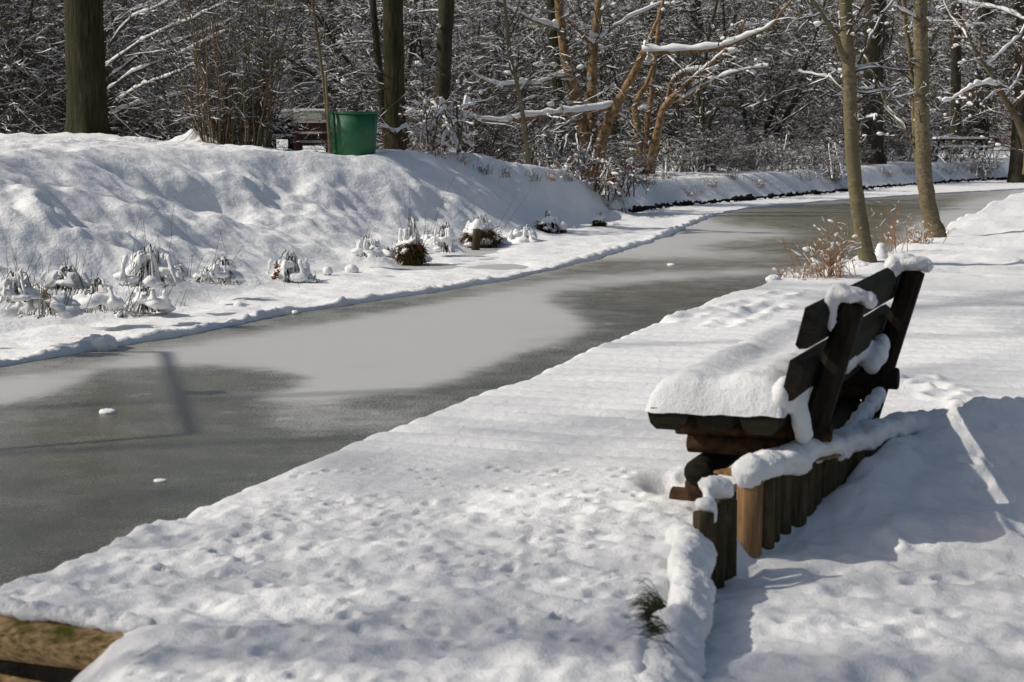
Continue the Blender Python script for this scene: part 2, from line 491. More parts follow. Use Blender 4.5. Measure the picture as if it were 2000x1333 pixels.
# ------------------------------------------------------------ the frozen canal
def raster(polys, w=500, h=334):
    gx, gy = np.meshgrid(np.arange(w) * 4 + 2, np.arange(h) * 4 + 2)
    out = np.zeros((h, w))
    for poly, val in polys:
        c = np.zeros((h, w), bool); n = len(poly)
        for i in range(n):
            x1, y1 = poly[i]; x2, y2 = poly[(i + 1) % n]
            if y1 == y2: continue
            cond = ((gy < y1) != (gy < y2)) & (gx < (x2 - x1) * (gy - y1) / (y2 - y1) + x1)
            c ^= cond
        out[c] = val
    return out
def blur(a, kx, ky):
    for ax, k in ((1, kx), (0, ky)):
        for _ in range(2):
            pad = [(0, 0), (0, 0)]; pad[ax] = (k, k)
            b = np.pad(a, pad, 'edge'); c = np.cumsum(b, axis=ax)
            c = np.concatenate([np.zeros_like(np.take(c, [0], ax)), c], ax)
            n = a.shape[ax]
            a = (np.take(c, np.arange(2 * k + 1, 2 * k + 1 + n), ax) - np.take(c, np.arange(0, n), ax)) / (2 * k + 1)
    return a
frost = raster([
    ([(-50, 300), (2050, 300), (2050, 1340), (-50, 1340)], .95),
    # clear strip under the far snow lip
    ([(-10, 700), (230, 670), (560, 605), (1000, 540), (1150, 505), (1260, 505), (1420, 515), (1560, 525), (1300, 532), (1100, 545), (900, 585), (700, 622), (480, 655), (300, 685), (250, 682), (120, 720), (0, 742)], .10),
    ([(-10, 745), (120, 728), (230, 700), (300, 690), (160, 690), (0, 712)], .25),
    # clear ice along the landing
    ([(-10, 800), (160, 745), (190, 722), (330, 712), (520, 716), (615, 738), (560, 765), (470, 780), (520, 800), (640, 780), (720, 770), (810, 765), (900, 735), (1010, 690), (1110, 665), (1150, 635), (1120, 610), (1060, 590), (1085, 568), (1200, 555), (1400, 542), (1560, 535), (1700, 520), (1700, 600), (1300, 650), (700, 900), (0, 1200)], .07),
    ([(560, 785), (700, 765), (660, 800), (800, 800), (620, 850), (500, 830)], .42),
    ([(455, 772), (640, 800), (820, 790), (900, 760), (760, 850), (600, 840)], .40),
    # far, brownish clear ice
    ([(1370, 425), (1470, 400), (1620, 390), (1830, 375), (1990, 368), (1990, 378), (1880, 395), (1790, 440), (1700, 530), (1560, 520), (1420, 505), (1600, 500), (1380, 490), (1330, 480), (1420, 470), (1580, 462), (1520, 448), (1400, 440)], .08),
    ([(1160, 512), (1260, 502), (1420, 505), (1600, 525), (1400, 530), (1180, 532)], .12),
    ([(660, 714), (720, 707), (790, 713), (730, 722)], .3), ([(880, 686), (930, 682), (965, 687), (930, 690)], .45), ([(880, 660), (930, 657), (960, 661), (930, 664)], .5),
    ([(1265, 476), (1350, 472), (1350, 480), (1270, 481)], .5)])
frost = .38 * blur(frost, 4, 1) + .62 * blur(frost, 17, 4)
rows = np.geomspace(3.0, 75, 520); cols = np.linspace(-.55, .95, 760)
Yr, Cc = np.meshgrid(rows, cols, indexing='ij')
Xr = Yr * Cc
V = np.stack([Xr, Yr, np.full_like(Xr, -.40)], -1)
ice = mesh_np("canal_ice", V, grid_faces(*Xr.shape), None)
px, py = proj(Xr, Yr, -.40)
a = np.clip(px / 4 - .5, 0, 498.99); b = np.clip(py / 4 - .5, 0, 332.99)
ia = a.astype(int); ib = b.astype(int); fa = a - ia; fb = b - ib
fr = (frost[ib, ia] * (1 - fa) + frost[ib, ia + 1] * fa) * (1 - fb) + (frost[ib + 1, ia] * (1 - fa) + frost[ib + 1, ia + 1] * fa) * fb
warm = sm((Yr - 15) / 12)
ca = ice.data.color_attributes.new("frost", 'FLOAT_COLOR', 'POINT')
buf = np.ones((fr.size, 4), dtype=np.float32); buf[:, 0] = fr.ravel(); buf[:, 1] = warm.ravel(); buf[:, 2] = 0
ca.data.foreach_set("color", buf.ravel())
m, N, L, p = new_mat("canal_ice")
at = N.new("ShaderNodeVertexColor"); at.layer_name = "frost"
sep = N.new("ShaderNodeSeparateColor"); L.new(at.outputs[0], sep.inputs[0])
v = coords(N, L, 'Object', (1, 1, 1))
vst = coords(N, L, 'Object', (1, 1, 1))
grain = noise_n(N, L, v, 70, 3, .9); cloud = noise_n(N, L, vst, 2.4, 9, .72)
ad = N.new("ShaderNodeMath"); ad.operation = 'MULTIPLY_ADD'; L.new(grain.outputs[0], ad.inputs[0]); ad.inputs[1].default_value = 1.9; L.new(sep.outputs[0], ad.inputs[2])
ad2 = N.new("ShaderNodeMath"); ad2.operation = 'MULTIPLY_ADD'; L.new(cloud.outputs[0], ad2.inputs[0]); ad2.inputs[1].default_value = .8; L.new(ad.outputs[0], ad2.inputs[2])
spot = noise_n(N, L, coords(N, L, 'Object', (1, .8, 1)), 4.5, 3, .5)
sr = N.new("ShaderNodeMapRange"); L.new(spot.outputs[0], sr.inputs[0]); sr.inputs[1].default_value = .66; sr.inputs[2].default_value = .80; sr.inputs[4].default_value = .30
ad3 = N.new("ShaderNodeMath"); ad3.operation = 'ADD'; L.new(ad2.outputs[0], ad3.inputs[0]); L.new(sr.outputs[0], ad3.inputs[1])
mr = N.new("ShaderNodeMapRange"); mr.inputs[1].default_value = 1.42; mr.inputs[2].default_value = 2.10; L.new(ad3.outputs[0], mr.inputs[0]); mr.interpolation_type = 'SMOOTHSTEP'
icec = ramp(N, L, cloud.outputs[0], [(.3, (.074, .074, .050)), (.7, (.128, .124, .086))])
wm = N.new("ShaderNodeMix"); wm.data_type = 'RGBA'; L.new(sep.outputs[1], wm.inputs[0]); L.new(icec.outputs[0], wm.inputs[6]); wm.inputs[7].default_value = (.125, .110, .058, 1)
mx = N.new("ShaderNodeMix"); mx.data_type = 'RGBA'; L.new(mr.outputs[0], mx.inputs[0]); L.new(wm.outputs[2], mx.inputs[6]); mx.inputs[7].default_value = (.43, .43, .42, 1)
L.new(mx.outputs[2], p.inputs['Base Color'])
rr = N.new("ShaderNodeMapRange"); L.new(mr.outputs[0], rr.inputs[0]); rr.inputs[3].default_value = .24; rr.inputs[4].default_value = .75; L.new(rr.outputs[0], p.inputs['Roughness'])
p.inputs['Specular IOR Level'].default_value = .22
bump(N, L, p, grain.outputs[0], .002, .4)
ice.data.materials.append(m)
tag(ice, "frozen canal, half frosted and half clear grey ice", None, None, 'structure')

# ------------------------------------------------------------ park bench
BD = Vector((.325, .9457, 0))            # along the bench, away from the camera
BN = Vector((.9457, -.325, 0))           # towards its back
BO = Vector((.42, 6.35, 0))              # front near corner of the seat, on the ground
LEN = 1.82
LEAN = R(16)
def BP(a, n, z): return BO + BD * a + BN * n + Vector((0, 0, z))
bench = thing("park_bench", "dark log park bench heaped with snow, seen from its end beside the ice", "bench", tuple(BP(.9, .3, 0)))
def plank(name, a0, a1, cn, cz, width, thick, ang, mat, seed=0):
    """bar with a half-round section: flat on one side and bevelled on the other"""
    prof = [(-.5, .22), (-.42, .5), (.42, .5), (.5, .22), (.43, -.22), (.27, -.5), (-.27, -.5), (-.43, -.22)]
    rg = np.random.default_rng(seed)
    n = 14; V = []
    for i in range(n):
        t = a0 + (a1 - a0) * i / (n - 1)
        e = .96 if i in (0, n - 1) else 1
        tt = t + (.006 if i == 1 else 0) - (.006 if i == n - 2 else 0)
        if i == 1: tt = a0 + .008
        if i == n - 2: tt = a1 - .008
        for (pw, pt) in prof:
            w = pw * width * e + rg.normal(0, .0008); q = pt * thick * e + rg.normal(0, .0008)
            nn = cn + w * math.cos(ang) - q * math.sin(ang); zz = cz + w * math.sin(ang) + q * math.cos(ang)
            V.append(BP(tt, nn, zz))
    k = len(prof); F = []
    for i in range(n - 1):
        for j in range(k):
            F.append([i * k + j, i * k + (j + 1) % k, (i + 1) * k + (j + 1) % k, (i + 1) * k + j])
    tri = []
    for i in (0, n - 1):
        for j in range(1, k - 1):
            tri.append([i * k, i * k + j, i * k + j + 1] if i else [i * k, i * k + j + 1, i * k + j])
    o = mesh_np(name, np.array([tuple(v) for v in V]), F, mat, None, False, F3=tri)
    return part(o, bench)
SZ = .335
for i in range(3):
    plank("seat_plank", 0 + .012 * (i % 2), LEN, .070 + i * .146, SZ - .030 + (.004 if i % 2 else 0), .134, .070, 0, W_BENCH, i)
# back planks lean with the posts
bt = Vector((math.sin(LEAN), 0, math.cos(LEAN)))
pn0, pz0 = .405, -.02                     # foot of the back posts (across, up)
def post_at(h): return pn0 + math.tan(LEAN) * (h - pz0)
for i, h in enumerate((.44, .605)):
    n = post_at(h) - .075
    plank("back_plank", -.01 if i else .01, LEN, n, h, .142, .052, PI / 2 - LEAN + 0.05, W_BENCH, 20 + i)
def beam(name, p0, p1, w, t, mat, up=(0, 0, 1), par=bench, rnd=.25, label=None):
    """squared timber with eased edges from p0 to p1"""
    p0 = Vector(p0); p1 = Vector(p1); ax = (p1 - p0).normalized(); side = ax.cross(Vector(up)).normalized(); u2 = side.cross(ax)
    pr = [(-.5, -.5 + rnd), (-.5 + rnd, -.5), (.5 - rnd, -.5), (.5, -.5 + rnd), (.5, .5 - rnd), (.5 - rnd, .5), (-.5 + rnd, .5), (-.5, .5 - rnd)]
    V = []; Ls = (p1 - p0).length
    st = [0, .008, Ls * .33, Ls * .66, Ls - .008, Ls]
    for i, s in enumerate(st):
        e = .93 if i in (0, len(st) - 1) else 1
        for a, b in pr: V.append(p0 + ax * s + side * a * w * e + u2 * b * t * e)
    F = [[i * 8 + j, i * 8 + (j + 1) % 8, (i + 1) * 8 + (j + 1) % 8, (i + 1) * 8 + j] for i in range(len(st) - 1) for j in range(8)]
    tri = []
    for i in (0, len(st) - 1):
        for j in range(1, 7): tri.append([i * 8, i * 8 + j + 1, i * 8 + j] if not i else [i * 8, i * 8 + j, i * 8 + j + 1])
    o = mesh_np(name, np.array([tuple(v) for v in V]), F, mat, None, False, F3=tri)
    if par: part(o, par, label)
    return o
def log_(name, p0, p1, r, mat, par, sides=14, label=None, taper=1.0):
    mb = MB(); p0 = np.array(p0, float); p1 = np.array(p1, float)
    ax = (p1 - p0); Ls = np.linalg.norm(ax); ax /= Ls
    pts = [p0, p0 + ax * r * .12, p0 + ax * Ls * .3, p0 + ax * Ls * .6, p1 - ax * r * .12, p1]
    rad = [r * .9, r, r * .99, r * (1 + taper) / 2, r * taper, r * taper * .9]
    mb.tube(pts, rad, sides)
    o = mb.build(name, mat)
    if par: part(o, par, label)
    return o
for k, a in enumerate((.25, LEN - .20)):
    top = .66
    beam("back_post", BP(a, pn0 - .0, pz0), BP(a, post_at(top), top), .092, .080, W_BACK, up=(.9457, -.325, 0))
    log_("seat_bearer", BP(a, .035, SZ - .088), BP(a, .54 if k == 0 else .55, SZ - .088), .030 if k == 0 else .042, W_POST if k == 0 else W_BENCH, bench)
    log_("cross_log", BP(a, .075, .193), BP(a, .46, .193), .033, W_POST, bench)
    log_("leg", BP(a, .115, -.05), BP(a, .115, .07), .05, W_POST, bench)
    log_("foot_log", BP(a, .02, .005), BP(a, .50, -.01), .040, W_POST, bench)
    log_("leg", BP(a, .36, -.04), BP(a, .36, .16), .05, W_BENCH, bench)
log_("stretcher", BP(.17, .125, .108), BP(LEN - .12, .125, .108), .046, W_BENCH, bench)
log_("stretcher", BP(.14, .34, .115), BP(LEN - .12, .34, .115), .050, W_BENCH, bench)
# snow on the seat: two long swells with a furrow
na, nn_ = 90, 44
A = np.linspace(-.005, LEN + .0, na); Nn = np.linspace(0, 1, nn_)
V = []
for a_ in A:
    ea = min(a_ + .005, LEN - a_) / .085; ea = min(max(ea, 0), 1); ea = math.sqrt(1 - (1 - ea) ** 2)
    for q in Nn:
        n = -.004 + q * (.444)
        eq = min(q, (1 - q) * .9) / .14; eq = min(max(eq, 0), 1); eq = math.sqrt(1 - (1 - eq) ** 2)
        prof = .088 + .010 * math.cos((q - .25) / .5 * 2 * PI) + .020 * q
        V.append([a_, n, ea * eq * prof])
V = np.array(V)
hh = V[:, 2] * (1 + .12 * fbm(V[:, 0], V[:, 1], .30, 3, 7)) + .0035 * fbm(V[:, 0], V[:, 1], .06, 3, 9)
edge = np.exp(-hh / .02)
Pw = []
for (a_, n, _), h in zip(V, hh):
    d = .010 * noise(np.array([a_ * 9]), np.array([n * 9]), 3)[0] * math.exp(-max(h, 0) / .02)
    Pw.append(tuple(BP(a_, n, SZ + .003 + max(h, -.002) + d - (.012 if h < .004 else 0))))
sn = mesh_np("seat_snow", Pw, grid_faces(na, nn_)[:, ::-1], SNOW); part(sn, bench)
# underside keeps it a solid slab
def bb(a, n, z, ra, rn, rz): 
    c = BP(a, n, z); return (c.x, c.y, c.z, rn, ra, rz, -math.atan2(.325, .9457))
far_a = LEN - .20; na_ = .25
n_t = post_at(.66)
PN = n_t
blob("snow_cap", [bb(na_ - .01, n_t - .02, .69, .060, .065, .026), bb(na_ + .03, n_t + .03, .678, .04, .040, .022), bb(na_ - .05, n_t - .06, .655, .026, .024, .055), bb(na_ - .055, n_t - .06, .62, .015, .015, .045), bb(na_ + .0, n_t + .055, .668, .03, .022, .022), bb(na_ - .02, n_t - .04, .700, .035, .040, .024)], .006, SNOW, bench, .006, .05)
blob("snow_cap", [bb(far_a - .02, n_t - .02, .69, .06, .07, .028), bb(far_a - .05, n_t - .07, .68, .045, .03, .040), bb(far_a - .07, n_t - .08, .65, .028, .020, .045), bb(far_a + .02, n_t + .02, .685, .05, .045, .028), bb(far_a, n_t + .045, .678, .03, .03, .024), bb(far_a - .03, n_t - .04, .705, .04, .045, .025)], .006, SNOW, bench, .006, .05)
# thin snow still lying on the top edge of the back, mostly fallen off
# snow heaped between the seat and the back, and hanging through the gap
rg = np.random.default_rng(3)
bl = []
for k in range(16):
    a_ = .08 + k * .108
    bl.append(bb(a_, .435 + rg.uniform(-.01, .01), SZ + .055, .085, .040, .055 + rg.uniform(0, .02)))
bl += [bb(.13, .450, .38, .055, .028, .05), bb(.12, .462, .33, .045, .030, .05), bb(.13, .468, .29, .036, .032, .045), bb(.14, .472, .255, .026, .030, .035)]
bl += [bb(1.42, .50, .36, .08, .035, .05), bb(1.50, .505, .39, .06, .03, .045), bb(1.35, .49, .33, .06, .03, .035)]
blob("snow_heap", bl, .010, SNOW, bench, .005, .08)
blob("snow_heap", [bb(.55 + .10 * k, .535 + .006 * k, .19 + .014 * k, .06, .03, .035) for k in range(6)], .010, SNOW, bench, .005, .07)

# ------------------------------------------------------------ palisade behind the bench
pal = thing("palisade", "low palisade of round posts with a long roll of snow on top, behind the bench", "palisade", (.98, 6.47, 0))
rg = np.random.default_rng(12)
start, end = np.array([.717, 6.10]), np.array([1.33, 6.97])
npst = 16; caps = []
for k in range(npst):
    t = k / (npst - 1); c = start + (end - start) * t + np.array([.010 * math.sin(k * 1.9), 0])
    zt = .172 + rg.uniform(-.010, .008) - .01 * t
    zb = ZR(c[0] + .06, c[1]) - .12
    log_("post", (c[0], c[1], zb - .08), (c[0] + rg.uniform(-.003, .003), c[1], zt), .040 if k == 0 else .0375, W_FRESH if k == 0 else W_PAL, pal, label="brown end post with bright grain" if k == 0 else None)
    caps.append((c[0] - .003, c[1], zt + .012, .058 + rg.uniform(-.008, .008), .062, .040 + rg.uniform(-.006, .010)))
    if k and k % 2: caps.append((c[0] + rg.uniform(-.02, .02), c[1] - .03, zt + .035, .045, .05, .028))
caps += [(start[0] - .005, start[1] - .012, .172, .044, .044, .052), (start[0] + .01, start[1], .205, .045, .045, .03)]
e = end
caps += [(e[0] + .05, e[1] + .08, .175, .08, .09, .04), (e[0] + .13, e[1] + .18, .165, .1, .1, .035), (e[0] + .22, e[1] + .3, .15, .12, .12, .04)]
caps2 = []
for q0, q1 in zip(caps[:-1], caps[1:]):
    caps2.append(q0)
    if abs(q0[1] - q1[1]) < .12: caps2.append(tuple((a_ + b_) / 2 for a_, b_ in zip(q0, q1)))
blob("snow_cap", caps2 + [caps[-1]], .008, SNOW, pal, .009, .11, 12)
beam("end_board", (start[0] - .065, start[1] + .03, .166), (start[0] + .30, start[1] + .40, .166), .11, .010, W_FRESH, par=pal, rnd=.2)
o2 = thing("log_edging", "low edging under a lumpy roll of snow, ending in two mossy posts in the foreground", "edging", (.45, 5.2, 0))
for (px_, py_, zt, yy_) in ((1374, 1000, .07, 5.78), (1397, 985, .085, 5.86), (1420, 975, .10, 5.93)):
    d = D(px_, py_, yy_)
    log_("post", (d[0], yy_, -.22), (d[0], yy_, d[2]), .031, W_PAL, o2)
d = D(1400, 952, 5.88); d2 = D(1378, 985, 5.78)
blob("snow_cap", [(d[0], 5.88, d[2], .048, .05, .032), (d[0] - .02, 5.86, d[2] + .012, .035, .035, .024), (d[0] + .030, 5.90, d[2] - .012, .025, .04, .024), (d2[0], 5.78, d2[2], .030, .03, .020), (d2[0] + .020, 5.79, d2[2] - .022, .016, .02, .045), (d2[0] + .01, 5.82, d2[2] + .02, .014, .03, .025)], .005, SNOW, o2, .004, .03, 4)
ridge = []
rp = [(1330, 1010, 5.85), (1345, 1040, 5.68), (1330, 1075, 5.5), (1338, 1110, 5.35), (1325, 1150, 5.15), (1318, 1190, 5.0), (1305, 1235, 4.84), (1288, 1280, 4.68), (1275, 1325, 4.5), (1265, 1375, 4.35), (1250, 1440, 4.1), (1235, 1520, 3.8)]
rpp = []
for (a_, b_, y_) in rp:
    c = D(a_, b_, y_); rpp.append(c)
rpp, _r = spline(np.array(rpp), np.zeros(len(rpp)), 8)
for k, c in enumerate(rpp):
    s = 1 + .20 * float(noise(np.array([k * .23]), np.array([.5]), 15)[0]); wv = .018 * float(noise(np.array([k * .17]), np.array([3.5]), 16)[0])
    wr = .043 + .030 * min(1, max(0, (5.15 - c[1]) / .8))
    ridge.append((c[0] + wv, c[1], c[2] - .058, wr * s, .05, .050 * s))
    ridge.append((c[0] + wr * .8 + wv, c[1], c[2] - .085, wr * .9, .05, .045))
blob("snow_cap", ridge, .010, SNOW, o2, .011, .09, 9)
rgp = np.array(rpp)
mbd = MB()
for k in range(6, len(rpp) - 4, 4):
    c = rpp[k]; mbd.tube([(c[0] + .012, c[1], -.25), (c[0] + .012, c[1], c[2] - .09)], .036, 10)
oo = mbd.build("buried_post_row", W_PAL); part(oo, o2)

# grass hanging out of the snow beside the edging
rg = np.random.default_rng(8)
P = []; Rr = []
c0 = W(1300, 1200, .0)
for k in range(420):
    b = np.array([c0[0] + rg.normal(.0, .010), c0[1] + rg.normal(.0, .13), -.02])
    dr = np.array([-rg.uniform(.25, 1.0), rg.normal(-.35, .55), rg.uniform(.5, 1.2)]); dr /= np.linalg.norm(dr)
    Ln = rg.uniform(.05, .13)
    pts = [b + dr * Ln * t + np.array([-.02, 0, -.10 * (t * Ln / .11)]) * t * t * .55 for t in np.linspace(0, 1, 5)]
    P.append(pts); Rr.append(np.linspace(.0014, .0004, 5))
V, F = tubes(np.array(P), np.array(Rr), 3)
g = mesh_np("grass_tuft", V, F, GRASS_DK); tag(g, "dark green grass tuft poking from the snow beside the edging in the foreground", "grass tuft")

# ------------------------------------------------------------ retaining wall of the landing, bottom left corner
rw = thing("retaining_wall", "wall of stacked yellow-brown logs holding up the snowy landing at bottom left", "retaining wall", tuple(W(0, 1250, -.1)))
a0 = W(0, 1192, -.015); b0 = W(290, 1232, -.015)
dirw = (b0 - a0); dirw /= np.linalg.norm(dirw)
s0 = a0 - dirw * .75; s1 = b0 + dirw * .12
bk = np.array([0, .008, 0])
log_("log", s0 + bk + [0, 0, -.072], s1 + bk + [0, 0, -.072], .062, W_RET, rw, 18)
log_("log", s0 + bk + [0, -.006, -.207], s1 + bk + [0, -.006, -.207], .06, W_RET, rw, 18, label="lower log with green algae")
mb = MB(); V, F = tubes(np.array([[s0 + bk + [0, .0, -.010], s1 + bk + [0, .0, -.010]]]), np.array([[.013, .010]]), 6); mb.add(V, F)
rg = np.random.default_rng(4)
for k in range(40):
    q = a0 + (b0 - a0) * rg.uniform(-.1, 1.0) + bk * .25 + [0, 0, -.004]
    r = rg.uniform(.004, .009)
    V, F = tubes(np.array([[q + [-r, 0, 0], q, q + [r, 0, 0]]]), np.array([[r * .3, r, r * .3]]), 6); mb.add(V, F)
V, F = tubes(np.array([[s0 + bk + [0, .035, -.139], s1 + bk + [-.1, .035, -.139]]]), np.array([[.05, .05]]), 8); mb.add(V, F)
bo = mb.build("earth_seam", EARTH); part(bo, rw)
bl = []
for k in range(46):
    t_ = k / 45
    q = a0 - dirw * .3 + (b0 - a0 + dirw * .27) * t_
    r = .013 + .012 * abs(float(noise(np.array([k * .45]), np.array([2.2]), 4)[0])) + rg.uniform(0, .006)
    bl.append((q[0], q[1] + .022, q[2] + .002 + rg.uniform(-.006, .004), .042, .040, r))
blob("snow_edge", bl, .006, SNOW, rw, .007, .05, 3)
# back of landing edge under the snow
pe = []
for y_ in np.linspace(5.35, 15, 30): pe.append((fx(E, y_) + .07, y_))
lw = thing("landing_wall", "dark timber face of the landing along the edge of the ice", "retaining wall", (pe[0][0], pe[0][1], -.3))
for k in range(0, len(pe) - 1):
    pass
for z_ in (-.15, -.27, -.39):
    mb = MB(); mb.tube([(x_, y_, z_) for x_, y_ in pe], .058, 10); part(mb.build("log", W_PAL), lw)

# ------------------------------------------------------------ branching plants
def grow(rng, starts, dirs, lens, r0, r1f=.35, K=6, wander=.18, up=0.0):
    N = len(starts)
    P = np.zeros((N, K, 3)); P[:, 0] = starts
    d = dirs / (np.linalg.norm(dirs, axis=1, keepdims=True) + 1e-9)
    st = (lens / (K - 1))[:, None]
    for k in range(1, K):
        d = d + rng.normal(0, wander, (N, 3)); d[:, 2] += up
        d /= np.linalg.norm(d, axis=1, keepdims=True) + 1e-9
        P[:, k] = P[:, k - 1] + d * st
    t = np.linspace(0, 1, K)[None, :]
    Rr = r0[:, None] * (1 - t * (1 - r1f))
    return P, Rr
def offshoots(rng, P, Rr, per, t0=.2, ang=(.5, 1.1), lenf=(.25, .6), plen=None, rf=.5, minlen=0):
    N, K, _ = P.shape
    n = N * per
    bi = np.repeat(np.arange(N), per); t = rng.uniform(t0, 1, n) * (K - 1)
    i = np.clip(t.astype(int), 0, K - 2); f = (t - i)[:, None]
    S = P[bi, i] * (1 - f) + P[bi, i + 1] * f
    T = P[bi, i + 1] - P[bi, i]; T /= np.linalg.norm(T, axis=1, keepdims=True) + 1e-9
    q = rng.normal(0, 1, (n, 3)); q -= (q * T).sum(1, keepdims=True) * T; q /= np.linalg.norm(q, axis=1, keepdims=True) + 1e-9
    a = rng.uniform(*ang, n)[:, None]
    Dn = T * np.cos(a) + q * np.sin(a)
    if plen is None: plen = np.linalg.norm(np.diff(P, axis=1), axis=2).sum(1)
    Ls = plen[bi] * rng.uniform(*lenf, n) * (1.15 - .5 * t / (K - 1))
    r = (Rr[bi, i]) * rf
    return S, Dn, np.maximum(Ls, minlen), r
def snow_on(rng, P, Rr, amount=1.0, minr=.004, maxr=.05, keep=1.0, clump=.6, broken=0):
    T = np.gradient(P, axis=1); T /= np.linalg.norm(T, axis=2, keepdims=True) + 1e-9
    flat = np.clip(1 - np.abs(T[:, :, 2]) ** 2.2 * 1.15, 0, 1)
    r = np.clip(Rr * 1.05 + minr, 0, maxr) * flat * amount * rng.uniform(1 - clump, 1 + clump, Rr.shape)
    if broken: r = r * np.where(rng.uniform(0, 1, r.shape) < broken, .12, 1)
    sel = rng.uniform(0, 1, len(P)) < keep
    Q = P.copy(); Q[:, :, 2] += (Rr * .55 + r * .45)
    return Q[sel], r[sel]
def lumps(rng, P, n, r=(.02, .05)):
    """little snow cushions resting on branches"""
    N, K, _ = P.shape
    bi = rng.integers(0, N, n); i = rng.integers(1, K, n)
    c = P[bi, i]; rr = rng.uniform(*r, n)
    T = P[bi, i] - P[bi, i - 1]; T /= np.linalg.norm(T, axis=1, keepdims=True) + 1e-9
    T[:, 2] *= .4
    el = rng.uniform(1.0, 2.6, n)[:, None]
    offs_ = np.array([-1, -.6, 0, .6, 1])
    Q = c[:, None, :] + offs_[None, :, None] * (T * el * rr[:, None])[:, None, :]
    Q[:, :, 2] += (rr * .5)[:, None]
    Rr = rr[:, None] * np.array([.15, .8, 1, .75, .12])[None]
    return tubes(Q, Rr, 6)

def leaves_mesh(rng, P, n, size):
    N, K, _ = P.shape
    bi = rng.integers(0, N, n); i = rng.integers(1, K, n)
    c = P[bi, i] + rng.normal(0, size * .6, (n, 3))
    u = rng.normal(0, 1, (n, 3)); u /= np.linalg.norm(u, axis=1, keepdims=True)
    w = rng.normal(0, 1, (n, 3)); w -= (w * u).sum(1, keepdims=True) * u; w /= np.linalg.norm(w, axis=1, keepdims=True)
    s = rng.uniform(.6, 1.2, n)[:, None] * size
    V = np.stack([c - u * s, c - w * s * .55, c + u * s, c + w * s * .55], 1).reshape(-1, 3)
    return V, np.arange(n * 4).reshape(n, 4)

